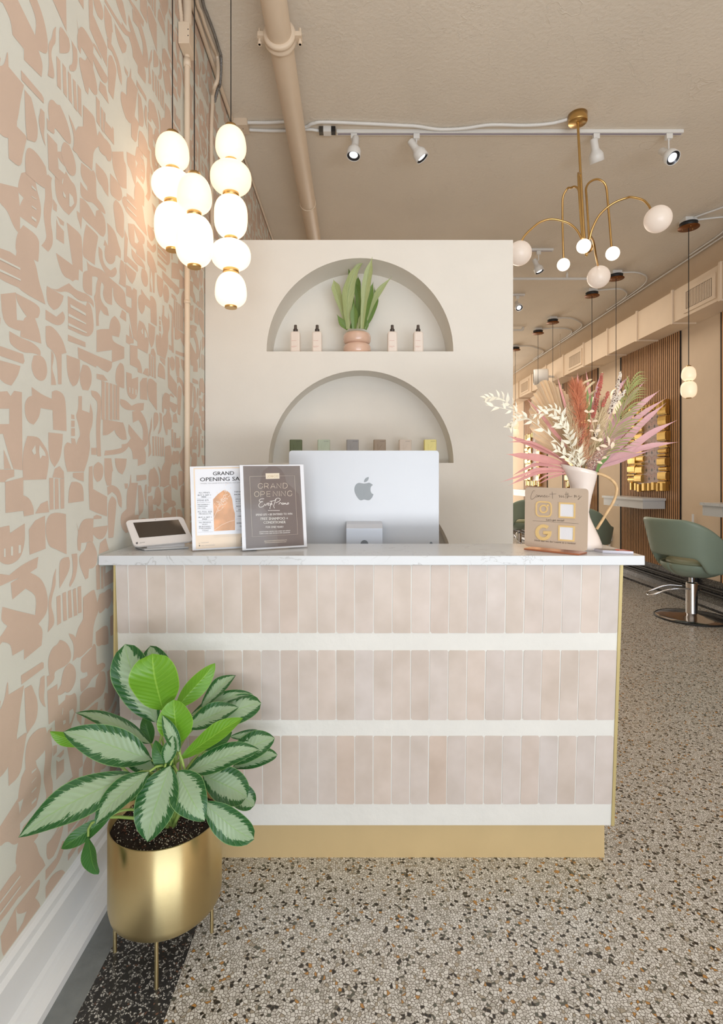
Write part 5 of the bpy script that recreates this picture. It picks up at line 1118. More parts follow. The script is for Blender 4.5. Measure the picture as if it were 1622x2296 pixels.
swords('green_sword_leaf', 'short green blade leaf over the right rim of the jug', M_BLADE, [((1335,1060,1345,1042,1358,1030,1372,1018), 9), ((1316,1000,1320,940,1326,900,1330,880), 6), ((1312,1000,1318,930,1318,890,1318,868), 6)], -.03)
# ================================================================ CEILING THINGS
ch = thing('brass_chandelier', 'brass chandelier with six globes on arched and hooked arms', 'chandelier', W(1297, 262, 3.57))
def ring_cup(mb, p, r, h, seg=32): mb.lathe([(.001, h), (r, h), (r, 0), (r*.96, -.004), (.001, -.006)], p, seg)
cn_ = atZ(1296, 246, ZC); mb = MB(); ring_cup(mb, Vector((1.516, 3.57, ZC-.052)), .062, .052); mb.build('ceiling_canopy', M_BRASS, ch)
def path(pts, s0, s1, n=5):
    k = len(pts)-1; return smooth_path([W(x, y, s0+(s1-s0)*i/k) for i, (x, y) in enumerate(pts)], n)
R9 = crop(1270, 380, 9.567); R3 = crop(1100, 200, 3.107)
MB().tube([Vector((1.516, 3.57, ZC-.05)), W(1311, 545, 3.6)], .0085, 12).build('rod', M_BRASS, ch)
tb_ = .0072
MB().tube(path(R9(495,1480,465,1000,440,600,428,420,480,300,590,225,700,215,810,280,865,400,890,640,930,1100,975,1670), 3.58, 3.66), tb_, 10).build('arm', M_BRASS, ch)
MB().tube(path(R9(350,1480,310,1000,285,600,268,450,230,385,170,368,90,395)+R3(540,690,508,745,503,830,504,950,507,1080,511,1180), 3.62, 3.93), tb_, 10).build('arm', M_BRASS, ch)
pb_ = R9(400,1480,360,1000,325,500,305,140,290,85,262,80,262,150,285,600,320,1100,352,1480); MB().tube([W(x, y, Y) for (x, y), Y in zip(pb_, (3.62, 3.62, 3.62, 3.60, 3.56, 3.52, 3.49, 3.48, 3.47, 3.46))], tb_, 10).build('arm', M_BRASS, ch)
MB().tube(path(R9(345,1510,250,1330,150,1220,0,1130)+R3(430,905,350,925,290,970,240,1020,215,1065), 3.60, 3.65), tb_, 10).build('arm', M_BRASS, ch)
MB().tube(path(R9(500,1500,560,1280,700,1000,900,800,1100,680,1300,610)+R3(985,752,1060,770,1100,805,1120,840), 3.58, 3.38), tb_, 10).build('arm', M_BRASS, ch)
MB().tube(path(R9(520,1420,590,1560,640,1850,685,2070), 3.62, 4.0), tb_, 10).build('arm', M_BRASS, ch)
hb = W(1316, 553, 3.6); MB().lathe([(.0001, -.066), (.008, -.064), (.009, -.052), (.005, -.048), (.02, -.044), (.036, -.03), (.042, -.008), (.04, 0), (.016, .01), (.012, .05)], hb, 28).build('hub', M_BRASS, ch)
M_GLOBE = opal('dim_opal_globe', (255, 226, 206), .34)
M_GLOBEL = opal('bright_opal_globe', (255, 232, 208), 2.6)
def sph(r, n=16): return [(max(1e-4, r*math.sin(PI*i/n)), -r*math.cos(PI*i/n)) for i in range(n+1)]
for px, py, Y, r, m in ((1476, 491.5, 3.37, .082, M_GLOBE), (1165.5, 568, 3.65, .082, M_GLOBE), (1343, 621, 4.03, .083, M_GLOBE), (1264, 593.5, 3.93, .0455, M_GLOBEL), (1309.5, 552, 3.46, .045, M_GLOBEL), (1374.5, 568.5, 3.66, .046, M_GLOBEL)):
    p = W(px, py, Y); MB().lathe(sph(r), p, 32).build('globe', m, ch)
# track lights
def head(rail_t, pivot, d, s=1.0, on=True, name_i=0):
    """s scale; d = beam direction; returns parts under rail thing"""
    d = Vector(d).normalized(); M = place(frame(d), pivot)
    b = MB().lathe([(.0001, -.088*s), (.022*s, -.086*s), (.025*s, -.080*s), (.026*s, -.02*s), (.030*s, -.008*s), (.044*s, .012*s), (.049*s, .024*s), (.049*s, .068*s), (.046*s, .069*s), (.044*s, .06*s)], (0, 0, 0), 28, M=M, capt=False).build('lamp_head', M_WHITE, rail_t)
    MB().lathe([(.0001, .056*s), (.030*s, .057*s)], (0, 0, 0), 24, M=M, capb=False, capt=False).build('lamp_face', M_LAMP, b)
    MB().lathe([(.030*s, .057*s), (.0445*s, .0655*s)], (0, 0, 0), 24, M=M, capb=False, capt=False).build('reflector', mat('dark_reflector', (70, 70, 74), .25, .7), b)
    return b
M_LAMP = opal('track_lamp_face', (240, 246, 255), 1.6)
def track(label, Y, x0, x1, heads, sc=1.0):
    t = thing('track_light', label, 'track light', ((x0+x1)/2, Y, ZC-.02), 'ceiling track lights')
    MB().box(x0, x1, Y-.018, Y+.018, ZC-.024, ZC-.0005).build('rail', M_WHITE, t, bevel=.002)
    MB().box(x0+.01, x1-.01, Y-.006, Y+.006, ZC-.0255, ZC-.0235).build('rail_slot', mat('lilac_grey_slot', (150, 142, 160), .5), t)
    for (rx, n0, n1, dY) in heads:
        a = W(n0[0], n0[1], Y-.01); b = W(n1[0], n1[1], Y-.01+dY); piv = a.lerp(b, .58)
        X = W(rx, 300, Y).x
        MB().box(X-.022, X+.022, Y-.015, Y+.015, ZC-.062, ZC-.026).build('track_adapter', M_WHITE, t, bevel=.002)
        MB().tube([(X, Y, ZC-.06), (X, Y, min(ZC-.09, a.lerp(b, .12).z+.02)), a.lerp(b, .25)], .0065, 8).build('stem', M_WHITE, t)
        h = head(t, piv, b-a, sc)
        sp_ = bpy.data.lights.new('spot', 'SPOT'); sp_.energy = SPOT_E; sp_.spot_size = math.radians(75); sp_.spot_blend = .8; sp_.color = (1, .95, .88); sp_.shadow_soft_size = .03
        so = bpy.data.objects.new('spot', sp_); COL.objects.link(so); so.location = piv+(b-a).normalized()*.075*sc; so.rotation_euler = (b-a).to_track_quat('-Z', 'Y').to_euler()
    return t
SPOT_E = 3.5
track('long white ceiling track above the counter carrying four spotlights', 3.735, W(755, 290, 3.735).x, W(1531, 290, 3.735).x, [(794, (799, 304), (792.6, 352), -.03), (934, (922, 318), (946, 352), 0), (1337, (1332, 313), (1339, 360), .05), (1500, (1483, 338), (1510, 354), -.10)])
track('short white ceiling track behind the chandelier with one spotlight', 5.66, W(1080, 560, 5.66).x, W(1241, 560, 5.66).x, [(1208, (1199, 583), (1210, 608), -.02)])
track('far short white ceiling track beside the partition with one dark spotlight', 7.05, W(1080, 660, 7.05).x, W(1177, 660, 7.05).x, [(1161, (1157, 677), (1165, 691), -.12)])
# big painted pipe and its clamps
pipe = thing('ceiling_pipe', 'large beige painted pipe running along the ceiling', 'pipe', (-.397, 3, 3.70))
Mx = Matrix.Rotation(-PI/2, 4, 'X')
PIPE_END=0
def ringY(Y, prof, seg=40, c=(-.397, 3.70)): return MB().lathe(prof, (c[0], Y, c[1]), seg, M=Mx)
ringY(-2.35, [(.0655, 0), (.0655, 16.2)]).build('pipe_run', M_PIPE, pipe)
cl = ringY(2.80, [(.066, -.032), (.080, -.032), (.086, -.022), (.086, -.012), (.080, -.006), (.080, .006), (.086, .012), (.086, .022), (.080, .032), (.066, .032)]).build('clamp', M_PIPE, pipe, label='painted grooved pipe clamp with bolts')
for sx in (-1, 1):
    e_ = MB().rbox(-.397+sx*.098-.020, -.397+sx*.098+.020, 2.775, 2.825, 3.688, 3.712, r=.008, seg=3); e_.build('ear', M_PIPE, cl)
    MB().tube([(-.397+sx*.108, 2.80, 3.66), (-.397+sx*.108, 2.80, 3.745)], .007, 8).lathe([(.012, 0), (.012, .012)], (-.397+sx*.108, 2.80, 3.66), 6).build('bolt', M_PIPE, cl)
ringY(4.49, [(.0655, -.006), (.0705, -.004), (.0705, .004), (.0655, .006)]).build('joint_ring', M_PIPE, pipe)
for Y in (1.0, 5.6, 9.4): MB().tube([(-.397, Y, 3.765), (-.397, Y, ZC)], .006, 8).build('hanger', M_PIPE, pipe)
# conduits
def ridged(pts, r, name, label, m, step=.012, cat='conduit'):
    P = smooth_path(pts, 10); D_ = []; acc = 0
    Q_ = [P[0]]
    for a, b in zip(P, P[1:]):
        n = max(1, int((b-a).length/(step/2))); Q_ += [a.lerp(b, (i+1)/n) for i in range(n)]
    mb = MB(); mb.tube(Q_, [r*(1.08 if i % 2 else .90) for i in range(len(Q_))], 8)
    return tag(mb.build(name, m), label, cat)
zc_ = ZC-.014
ridged([atZ(x, y, zc_) for x, y in ((549, 275), (600, 275), (645, 274), (683, 285), (702, 277), (740, 274), (900, 281), (935, 283), (985, 290), (1040, 288), (1100, 280), (1180, 281), (1235, 277), (1273, 268))], .011, 'flexible_conduit', 'long white ribbed conduit snaking along the ceiling to the chandelier', M_WHITE)
ridged([atZ(x, y, zc_) for x, y in ((556, 291), (600, 293), (645, 293), (690, 290), (716, 293))], .011, 'flexible_conduit', 'short white ribbed conduit feeding the left end of the ceiling track', M_WHITE)
fb = thing('track_feed_box', 'small white and metal feed box at the left end of the ceiling track', 'electrical box', atZ(728, 291, ZC-.02)); q = atZ(716, 293, ZC-.02)
MB().box(q.x, q.x+.03, q.y-.02, q.y+.02, ZC-.04, ZC-.001).build('connector', mat('dull_connector', (96, 92, 86), .4, .6), fb); MB().box(q.x+.03, q.x+.085, q.y-.025, q.y+.025, ZC-.042, ZC-.001).build('box_body', M_WHITE, fb); MB().box(q.x+.085, q.x+.115, q.y-.02, q.y+.02, ZC-.038, ZC-.001).build('end_cap', M_DARK, fb)
jb = thing('ceiling_junction_box', 'beige painted junction box in the corner of wall and ceiling', 'electrical box', (-.80, 3.65, ZC-.03))
MB().rbox(-.845, -.735, 3.60, 3.70, ZC-.05, ZC-.0005, r=.012).build('box_body', M_PIPE, jb)
for x in (-.80, -.77): MB().lathe([(.0001, -.0515), (.003, -.0515), (.003, -.049)], (x, 3.64, ZC), 8).build('screw', M_DARK, jb)
tag(MB().tube([(-.838, Y0, ZC-.016), (-.838, 3.59, ZC-.016)], .0125, 12).build('corner_pipe', M_PIPE), 'beige painted pipe in the corner where patterned wall meets ceiling', 'pipe')
tag(MB().tube([(-.843, 3.71, ZC-.011), (-.843, 13.9, ZC-.011)], .010, 12).build('corner_pipe', M_PIPE), 'thin painted pipe continuing in the corner beyond the junction box', 'pipe')
V7 = crop(340, 0, 7.173)
pts = [atZ(x, y, ZC-.010) for x, y in [(440, -120)]+V7(820,0,900,250,1000,520,1080,780,1118,940)]+[atX(494, 186, -.80), atX(488, 202, -.815), atX(481, 229, -.838)]
ridged(pts, .0085, 'steel_conduit', 'bare grey steel flexible conduit curving down onto the patterned wall', M_STEEL, .009)
pts = [atZ(x, y, ZC-.010) for x, y in [(425, -120)]+V7(730,0,800,200,880,450,990,740,1060,940)]+[atX(488, 176, -.79), atX(481, 195, -.81), atX(477, 214, -.838)]+[atX(x, y, -.838) for x, y in V7(978,1700,965,2000,962,2296)]+[atX(474.5, 420, -.838), atX(476, 540, -.838), atX(476, 640, -.838)]
ridged(pts, .011, 'flexible_conduit', 'beige ribbed conduit turning from the ceiling down the patterned wall', M_PIPE)
wbx = thing('wall_junction_box', 'beige painted rectangular junction box high on the patterned wall', 'electrical box', (-.83, 2.6, 3.5))
MB().box(XL+.003, -.797, 2.54, 2.65, 3.455, 3.56).build('box_body', M_PIPE, wbx, bevel=.003)
for z in (3.49, 3.52): MB().lathe([(.0001, 0), (.003, 0)], (-.803, 2.5392, z), 8, M=Matrix.Rotation(PI/2, 4, 'X'), capb=False, capt=False).build('screw', M_DARK, wbx)
cd = thing('wall_conduit', 'beige painted conduit running down the patterned wall', 'conduit', (-.833, 2.62, 2))
MB().tube([(-.833, 2.62, .2), (-.833, 2.62, 3.455)], .0135, 14).build('conduit_run', M_PIPE, cd)
MB().lathe([(.0136, -.02), (.018, -.02), (.018, .02), (.0136, .02)], (-.833, 2.62, 3.42), 16).build('fitting', M_PIPE, cd)
MB().lathe([(.0136, -.008), (.0165, -.008), (.0165, .008), (.0136, .008)], (-.833, 2.62, 2.23), 16).build('coupling', M_PIPE, cd)
tag(MB().tube([(-.826, 2.60, 3.56), (-.826, 2.60, ZC)], .022, 14).build('wall_pipe', M_PIPE), 'thick beige pipe rising from the wall box to the ceiling', 'pipe')
ridged([(-.845, 2.575, 3.565), (-.846, 2.56, 3.63), (-.846, 2.53, 3.70), (-.846, 2.50, 3.76), (-.846, 2.48, ZC-.004)], .010, 'flexible_conduit', 'short beige ribbed conduit above the wall junction box', M_PIPE)
# horizontal sprinkler pipe and its elbow further back
spk = thing('sprinkler_pipe', 'white horizontal sprinkler pipe hung under the ceiling behind the chandelier', 'pipe', (2, 6.3, 3.72))
a = W(1060, 625, 6.3); b = W(1330, 625, 6.3); MB().tube([a, (b.x, 6.3, a.z)], .0165, 12).build('pipe_run', M_WHITE, spk)
hx = W(1272, 600, 6.3).x; MB().tube([(hx, 6.3, a.z), (hx, 6.3, ZC)], .006, 8).lathe([(.014, 0), (.014, .05)], (hx, 6.3, a.z+.01), 12).build('hanger', M_WHITE, spk)
el = thing('sprinkler_elbow', 'short white pipe with an elbow rising into the far ceiling', 'pipe', (2.5, 8.6, 3.7))
a = W(1090, 740, 8.6); b = W(1171, 740, 8.6); MB().tube([a, (b.x, 8.6, a.z)], .018, 12).build('pipe_run', M_WHITE, el); MB().tube([(b.x-.01, 8.6, a.z), (b.x+.012, 8.6, a.z+.01), (b.x+.018, 8.6, a.z+.03), (b.x+.018, 8.6, ZC)], .022, 12).build('elbow', M_WHITE, el)
# pendants along the salon
M_BRONZE = mat('bronze_canopy', (128, 78, 38), .4, .6)
def salon_pendant(px, pyc, label, low=True):
    z0 = 3.735; p = atZ(px, pyc, z0); X, Y = p.x, p.y
    t = thing('salon_pendant', label, 'pendant lamp', (X, Y, 2.1), 'two-lobed pendants above the styling stations')
    cy_ = MB().box(X-.06, X+.05, Y-.05, Y+.05, z0+.045, ZC-.0005); cy_.build('ceiling_box', M_WHITE, t)
    MB().lathe([(.0001, z0+.006), (.072, z0+.006), (.078, z0+.045), (.0001, z0+.046)], (X, Y, 0), 32).build('canopy_body', mat('black_canopy', (40, 42, 44), .5), t)
    MB().lathe([(.0001, z0-.002), (.091, z0-.002), (.092, z0+.004), (.0001, z0+.006)], (X, Y, 0), 32).build('canopy_plate', M_BRONZE, t)
    for k in range(3): MB().lathe([(.0001, z0-.007), (.004, z0-.006), (.004, z0-.002)], (X+.05*math.cos(k*2.1+.3), Y+.05*math.sin(k*2.1+.3), 0), 8).build('stud', M_BRASS, t)
    zt = 2.418; MB().tube([(X, Y, z0-.002), (X, Y, zt)], .0035, 6).build('cord', M_BLACK, t)
    MB().lathe([(.008, .012), (.022, .004), (.024, -.012)], (X, Y, zt), 20).build('cap', M_BRASS, t)
    MB().lathe(lobe('egg', .132, .142)[::-1], (X, Y, zt), 28).build('glass_lobe', M_OPAL2, t)
    MB().lathe([(.026, -.004), (.026, .012)], (X, Y, zt-.148), 20).build('brass_ring', M_BRASS, t)
    MB().lathe(lobe('tall', .138, .160)[::-1], (X, Y, zt-.142), 28).build('glass_lobe', M_OPAL2, t)
    MB().lathe([(.0001, 0), (.024, 0), (.024, .008)], (X, Y, zt-.305), 20).build('bottom_cap', M_BRASS, t)
    return X, Y
SP = []
for px, py, lab in ((1545, 511, 'nearest salon pendant, hanging clear of the flowers at right'), (1382, 625, 'second salon pendant, glowing behind the dried flowers'), (1328, 664, 'third salon pendant along the salon, canopy below the chandelier'), (1240, 724, 'fourth salon pendant along the salon'), (1207, 748, 'fifth salon pendant along the salon, behind the palm fan'), (1156, 785, 'farthest salon pendant, half hidden by the partition')): SP.append(salon_pendant(px, py, lab))
def cable(pts, label, r=.0085): return tag(MB().tube(smooth_path(pts, 8), r, 8).build('ceiling_cable', M_WHITE), label, 'conduit')
zc2 = ZC-.012
cable([Vector((XR-.035, Y0+.1, ZC-.03)), Vector((XR-.035, 6, ZC-.03)), Vector((XR-.035, 13.9, ZC-.03))], 'thin conduit along the corner of right wall and ceiling', .010)
for i, lab in enumerate(('cable looping from the nearest salon pendant to the right wall', 'cable from the second salon pendant to the right wall', 'cable looping from the third salon pendant to the right wall', 'cable from the fourth salon pendant to the right wall', 'cable looping from the fifth salon pendant to the right wall', 'cable from the farthest salon pendant to the right wall')):
    X, Y = SP[i]
    cable([(X+.055, Y, zc2), (X+.25, Y+.0, zc2), (X+.45, Y+.15, zc2), (XR-.07, Y+.45, zc2), (XR-.05, Y+1.1, zc2)] if i % 2 == 1 else [(X+.055, Y, zc2), (X+.3, Y-.06, zc2), (XR-.20, Y+.02, zc2), (XR-.075, Y+.25, zc2), (XR-.06, Y+.8, zc2)], lab)
X, Y = SP[0]; cable([(X+.02, Y-.055, zc2), (X+.25, Y-.4, zc2), (X+.40, Y-.9, zc2)], 'cable running from the nearest salon pendant towards the shop front')
# ================================================================ RIGHT WALL: DUCT, SLATS, STATIONS, CHAIRS
dx0, dz0, dz1 = 3.47, 3.045, 3.385
duct = thing('air_duct', 'long beige painted rectangular air duct along the right wall', 'air duct', (3.6, 7, 3.05))
M_DUCT = mat('painted_duct', (226, 204, 178), .6, var=.02)
MB().box(dx0, XR-.001, 3.9, 13.9, dz0, dz1).build('duct_run', M_DUCT, duct)
for Y in (4.98, 5.73, 6.45, 7.2, 7.95, 8.72, 9.5, 10.3, 11.1, 12.0):
    MB().box(dx0-.016, XR-.032, Y-.014, Y+.014, dz0-.016, dz1+.016).build('seam_flange', M_DUCT, duct)
for (ya, yb, za, zb_) in ((5.10, 5.48, 3.12, 3.29), (8.06, 8.46, 3.13, 3.29), (10.5, 10.9, 3.13, 3.29)):
    fr = MB(); fr.box(dx0-.012, dx0, ya-.05, yb+.05, za-.04, za-.005); fr.box(dx0-.012, dx0, ya-.05, yb+.05, zb_+.005, zb_+.04); fr.box(dx0-.012, dx0, ya-.05, ya-.01, za-.005, zb_+.005); fr.box(dx0-.012, dx0, yb+.01, yb+.05, za-.005, zb_+.005)
    f_ = fr.build('vent_frame', M_DUCT, duct)
    MB().box(dx0-.004, dx0-.001, ya-.01, yb+.01, za-.005, zb_+.005).build('vent_opening', mat('vent_dark', (104, 92, 80), .8), f_)
    v_ = MB(); n = 16
    for k in range(n): y = ya+(yb-ya)*(k+.5)/n; v_.box(dx0-.013, dx0-.004, y-.006, y+.004, za, zb_)
    v_.build('vent_fins', M_DUCT, f_, kind='stuff')
for i, Y in enumerate((9.0, 11.6)): MB().tube([(dx0+.05, Y, dz1), (dx0+.05, Y, ZC)], .006, 8).build('hanger_rod', M_PIPE, duct)
spd = thing('round_duct_fan', 'white round ventilator hung below the far end of the duct', 'ventilator', (3.30, 10.0, 3.0))
p = W(1197, 846, 9.1); MB().lathe([(.0001, 0), (.13, 0), (.135, .02), (.135, .22), (.12, .24), (.0001, .24)], p, 28, M=Matrix.Rotation(PI/2, 4, 'Y') @ Matrix.Rotation(.3, 4, 'X')).build('drum', M_WHITE, spd)
MB().lathe([(.0001, -.004), (.112, -.004)], p, 28, M=Matrix.Rotation(PI/2, 4, 'Y') @ Matrix.Rotation(.3, 4, 'X'), capb=False, capt=False).build('opening', mat('vent_dark', (104, 92, 80), .8), spd)
MB().tube([p+Vector((.16, 0, -.08)), p+Vector((.16, 0, -.20))], .05, 16).build('outlet_neck', M_WHITE, spd); MB().tube([p+Vector((.2, 0, .02)), (dx0+.002, p.y+.05, p.z+.02)], .02, 10).build('bracket', M_WHITE, spd)
# slat panels
M_OAK = random_tint('oak_slat', [(196, 146, 98), (206, 158, 112), (184, 136, 92), (200, 152, 104)], rough=.55, bump=.1, bscale=30)
M_FELT = mat('black_felt', (34, 28, 25), .95)
def slat_panel(y_near, y_far, label):
    t = thing('slat_panel', label, 'wall panel', (XR-.01, (y_near+y_far)/2, .29), 'oak slat panels on the right wall')
    MB().box(XR-.012, XR-.001, y_near, y_far, .29, dz0-.001).build('felt_backing', M_FELT, t)
    n = int((y_far-y_near-.02)/.040); y = y_near+.014; me = None
    for k in range(n):
        if me is None:
            o = MB().box(XR-.0165, XR-.012, y, y+.021, .29, dz0-.001).build('slat', M_OAK, t); me = o; yb0 = y
        else:
            o = me.copy(); COL.objects.link(o); o.parent = t; o.location = (0, y-yb0, 0)
        y += .040
    return t
slat_panel(3.95, 5.37, 'nearest oak slat panel at the right edge of the photo')
slat_panel(6.03, 7.40, 'oak slat panel behind the largest gold framed mirror')
slat_panel(8.08, 9.45, 'oak slat panel behind the dried palm fan')
slat_panel(10.20, 11.6, 'farthest oak slat panel beside the partition')
# floating stations
def station(y0, y1, label):
    t = thing('styling_shelf', label, 'shelf', (3.6, (y0+y1)/2, .99), 'wall mounted quartz styling shelves')
    MB().box(3.44, XR-.029, y0, y1, 1.085, 1.113).build('shelf_top', M_QUARTZ, t); MB().box(3.455, XR-.029, y0+.02, y1-.02, .985, 1.085).build('apron', M_QUARTZ, t)
    return t
station(4.15, 5.24, 'quartz styling shelf at the right edge above the green chair'); station(6.28, 7.31, 'quartz styling shelf below the largest gold framed mirror'); station(8.35, 9.38, 'quartz styling shelf hidden behind the white jug'); station(10.42, 11.45, 'farthest quartz styling shelf beside the partition')
# gold framed mirrors
M_GOLD = mat('crumpled_gold', (206, 172, 100), .24, 1, var=.10, nscale=12)
M_MAUVE = mat('painted_mauve_reflection', (156, 128, 118), .35, var=.05); M_FAN = mat('painted_mauve_fan_reflection', (190, 150, 138), .4); M_FAND = mat('painted_dark_fan_reflection', (52, 40, 40), .4)  # mauve ground and fan motifs paint the mirror's reflection as flat colour
def mirror(yc, label, seed):
    r_ = random.Random(seed); y0, y1, z0, z1 = yc-.43, yc+.43, 1.225, 2.235; X0 = XR-.022
    t = thing('gold_framed_mirror', label, 'mirror', (X0, yc, z0), 'gold framed mirrors above the styling shelves')
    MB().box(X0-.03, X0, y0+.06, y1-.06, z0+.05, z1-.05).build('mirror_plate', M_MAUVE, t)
    f = MB(); g = MB()
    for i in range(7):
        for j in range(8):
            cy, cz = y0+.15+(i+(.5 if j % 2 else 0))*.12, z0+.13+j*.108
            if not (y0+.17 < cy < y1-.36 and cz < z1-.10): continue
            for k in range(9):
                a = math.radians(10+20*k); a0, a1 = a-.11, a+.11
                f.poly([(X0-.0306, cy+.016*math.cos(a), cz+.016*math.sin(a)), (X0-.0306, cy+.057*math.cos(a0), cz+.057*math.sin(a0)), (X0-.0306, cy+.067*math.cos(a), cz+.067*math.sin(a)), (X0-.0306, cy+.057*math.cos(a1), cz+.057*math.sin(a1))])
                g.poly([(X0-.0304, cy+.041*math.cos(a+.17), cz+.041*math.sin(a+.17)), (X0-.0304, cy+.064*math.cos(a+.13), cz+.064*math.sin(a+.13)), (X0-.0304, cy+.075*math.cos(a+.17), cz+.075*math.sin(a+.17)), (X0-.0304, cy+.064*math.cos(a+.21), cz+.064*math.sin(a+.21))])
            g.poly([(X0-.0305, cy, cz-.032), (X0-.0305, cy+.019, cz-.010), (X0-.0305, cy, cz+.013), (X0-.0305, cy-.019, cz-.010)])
    f.build('painted_fan_reflection', M_FAN, t, kind='stuff'); g.build('painted_dark_fan_reflection', M_FAND, t, kind='stuff')
    def piece(ya, yb, za, zb_):
        d = .055+r_.uniform(-.008, .014); e = min(.02, (zb_-za)*.28); pr = [(X0, za), (X0-d*.75, za+.002), (X0-d, za+e), (X0-d*1.04, (za+zb_)/2), (X0-d, zb_-e), (X0-d*.75, zb_-.002), (X0, zb_)]
        MB().prism([(x, ya, z) for x, z in pr], (0, yb-ya, 0)).build('gold_fold', M_GOLD, t)
    for col, (ya, yb) in enumerate(((y0, y0+.17), (y1-.36, y1-.185), (y1-.18, y1))):
        z = z0+.07+r_.uniform(-.02, .01)
        while z < z1-.06:
            h = r_.choice((.04, .055, .075, .105, .12)); w_ = r_.uniform(-.012, .012)
            piece(ya+w_, yb+(w_ if col != 1 else 0), z, min(z+h, z1-.01)); z += h+.006
    def piecey(ya, yb, za, zb_):
        d = .055+r_.uniform(-.008, .014); e = (yb-ya)*.28; pr = [(X0, ya), (X0-d*.75, ya+.002), (X0-d, ya+e), (X0-d, yb-e), (X0-d*.75, yb-.002), (X0, yb)]
        MB().prism([(x, y, za) for x, y in pr], (0, 0, zb_-za)).build('gold_fold', M_GOLD, t)
    for za, zb_ in ((z0-.03, z0+.065), (z1-.05, z1+.045)):
        y = y0+.01
        while y < y1-.04: h = r_.choice((.05, .07, .09, .12)); w_ = r_.uniform(-.014, .014); piecey(y, min(y+h, y1), za+w_, zb_+w_); y += h+.005
    return t
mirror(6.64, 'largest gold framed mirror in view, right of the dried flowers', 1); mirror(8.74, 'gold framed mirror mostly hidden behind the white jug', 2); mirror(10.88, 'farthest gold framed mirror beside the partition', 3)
# base rail pipes and socket
for z, lab in ((.205, 'upper black pipe along the terrazzo base of the right wall'), (.150, 'lower black pipe along the terrazzo base of the right wall')):
    tag(MB().tube([(XR-.045, Y0+.1, z), (XR-.045, 13.9, z)], .014, 10).build('floor_pipe', M_DARK), lab, 'pipe')
so = thing('wall_socket', 'white surface socket with conduit low on the right wall behind the jug', 'socket', (XR-.03, 7.68, .5)); MB().box(XR-.05, XR-.001, 7.64, 7.74, .44, .58).build('box_body', M_WHITE, so, bevel=.004); MB().tube([(XR-.02, 7.69, .30), (XR-.02, 7.69, .44)], .012, 10).build('conduit', M_WHITE, so)
so = thing('wall_socket', 'dark socket box with white conduit behind the chair column', 'socket', (XR-.03, 5.75, .3)); MB().box(XR-.07, XR-.026, 5.70, 5.86, .22, .38).build('box_body', M_DARK, so, bevel=.004); MB().tube([(XR-.03, 5.78, .38), (XR-.03, 5.78, .96)], .012, 10).build('conduit', M_WHITE, so)
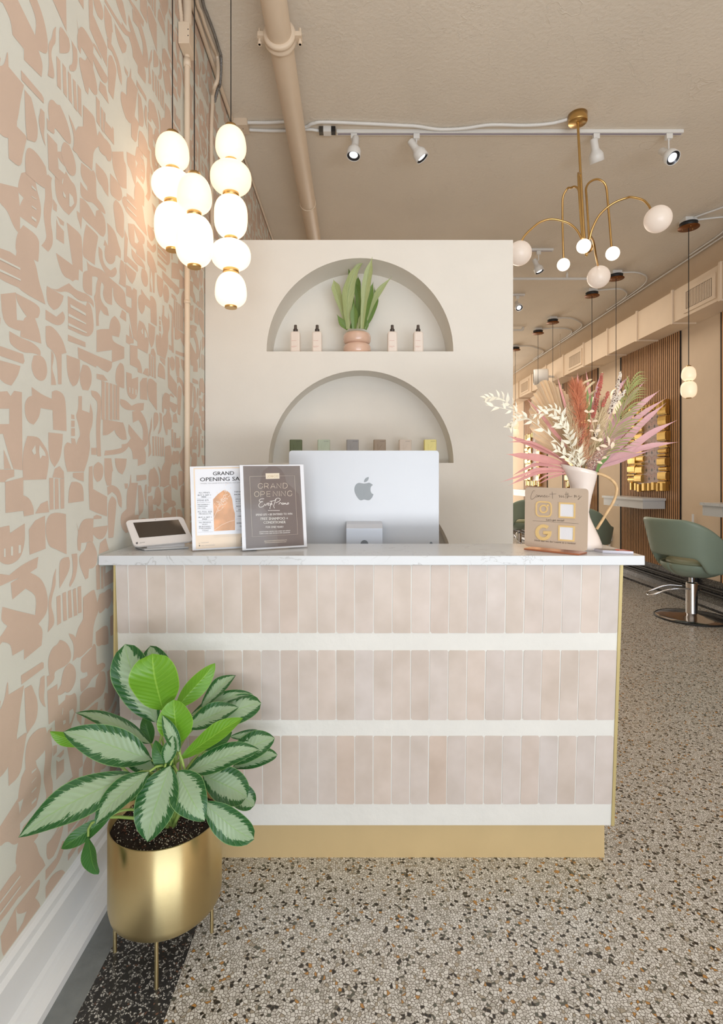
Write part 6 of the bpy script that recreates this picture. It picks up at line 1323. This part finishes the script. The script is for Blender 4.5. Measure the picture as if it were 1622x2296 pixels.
# ---- salon chairs
M_SAGE = mat('sage_vinyl', (138, 154, 138), .42, var=.02, bump=.08, bscale=400)
M_SAGES = mat('sage_seat_vinyl', (158, 160, 130), .45, var=.02)
def salon_chair(label, loc, rz):
    """back of the chair towards -x; origin on the floor under the column"""
    t = thing('salon_chair', label, 'chair', (0, 0, 0), 'sage green salon chairs')
    # wrap-around back: rows over height, columns around
    def ztop(a): # a = 0 at the back centre
        q = min(1, max(0, (abs(a)-.55)/1.55)); return .975-.27*(q*q*(3-2*q))
    def zlow(a):
        q = min(1, max(0, (abs(a)-.78)/.4)); return .615-.15*(q*q*(3-2*q))
    rows = []; amax = 2.25; NA, NH = 40, 9
    for i in range(NA+1):
        a = -amax+2*amax*i/NA; r0 = []
        for j in range(NH+1):
            s = j/NH; z = zlow(a)+(ztop(a)-zlow(a))*s
            rad = .265+.075*((z-.46)/.5)**.8 if z > .46 else .265; k_ = (abs(math.cos(a))**3+abs(math.sin(a))**3)**(-1/3); rx = rad*.98*k_; ry = rad*1.06*k_
            lean = .06*((z-.6)/.4 if z > .6 else 0)*max(0, math.cos(a))
            r0.append(Vector((-(rx+lean)*math.cos(a)+.02, ry*math.sin(a), z)))
        rows.append(r0)
    mb = MB(); mb.grid(rows); mb.build('backrest', M_SAGE, t, solid=.045, sub=1)
    # bowl below
    rows = []
    for i in range(9):
        s = i/8; z = .415+.125*s; rad = .13+.135*math.sin(PI/2*min(1, s*1.15))**.8
        rows.append([Vector((-(rad*1.02)*math.cos(a)+.02, rad*1.06*math.sin(a), z)) for a in [2*PI*k/40 for k in range(41)]])
    mb = MB(); mb.grid(rows); mb.add(rows[0][:-1], [tuple(range(40))]); mb.build('seat_shell', M_SAGE, t, solid=.012)
    mb = MB(); mb.lathe([(.0001, .50), (.2, .50), (.236, .515), (.242, .54), (.236, .565), (.2, .58), (.0001, .585)], (.03, 0, 0), 40); mb.build('seat', M_SAGES, t)
    MB().tube([(0, 0, .33), (0, 0, .42)], .024, 20).build('piston', M_CHROME, t)
    MB().lathe([(.045, .395), (.06, .405), (.06, .415)], (0, 0, 0), 20).build('swivel_plate', M_DARK, t)
    cl_ = MB().lathe([(.052, .03), (.054, .045), (.050, .055), (.050, .335), (.046, .345), (.024, .348)], (0, 0, 0), 32).build('pump_column', M_CHROME, t)
    MB().box(.03, .075, -.022, .022, .255, .325).build('pump_housing', M_CHROME, cl_, bevel=.004)
    MB().tube([(.07, .02, .27), (.12, .03, .262), (.15, .035, .25)], .006, 8).build('pump_lever', M_CHROME, cl_)
    MB().lathe([(.0001, .0), (.315, .0), (.318, .008), (.310, .014), (.26, .024), (.15, .036), (.07, .044), (.055, .05), (.0001, .05)], (0, 0, 0), 64).build('base_disc', M_CHROME, t)
    MB().lathe([(.305, .0005), (.322, .002), (.324, .010), (.312, .016)], (0, 0, 0), 64, capb=False, capt=False).build('base_rim', M_DARK, t)
    pts = smooth_path([tuple(Matrix.Rotation(math.radians(-26), 3, 'Z') @ Vector(q_)) for q_ in ((-.05, .10, .29), (-.17, .125, .285), (-.27, .135, .245), (-.36, .115, .20), (-.36, -.005, .20), (-.27, -.03, .245), (-.17, -.06, .285), (-.04, -.055, .29))], 6)
    MB().tube(pts, .008, 8).build('footrest', M_CHROME, t)
    t.location = loc; t.rotation_euler = (0, 0, rz)
    return t
c1 = salon_chair('sage green salon chair on a chrome pump base, nearest on the right', (3.27, 5.10, 0), math.radians(12))
copy_tree(c1, loc=(3.13, 7.2, 0), rz=math.radians(35), label='sage green salon chair partly hidden behind the white jug', group='sage green salon chairs')
copy_tree(c1, loc=(3.05, 9.75, 0), rz=math.radians(120), label='farthest sage green salon chair beside the partition', group='sage green salon chairs')
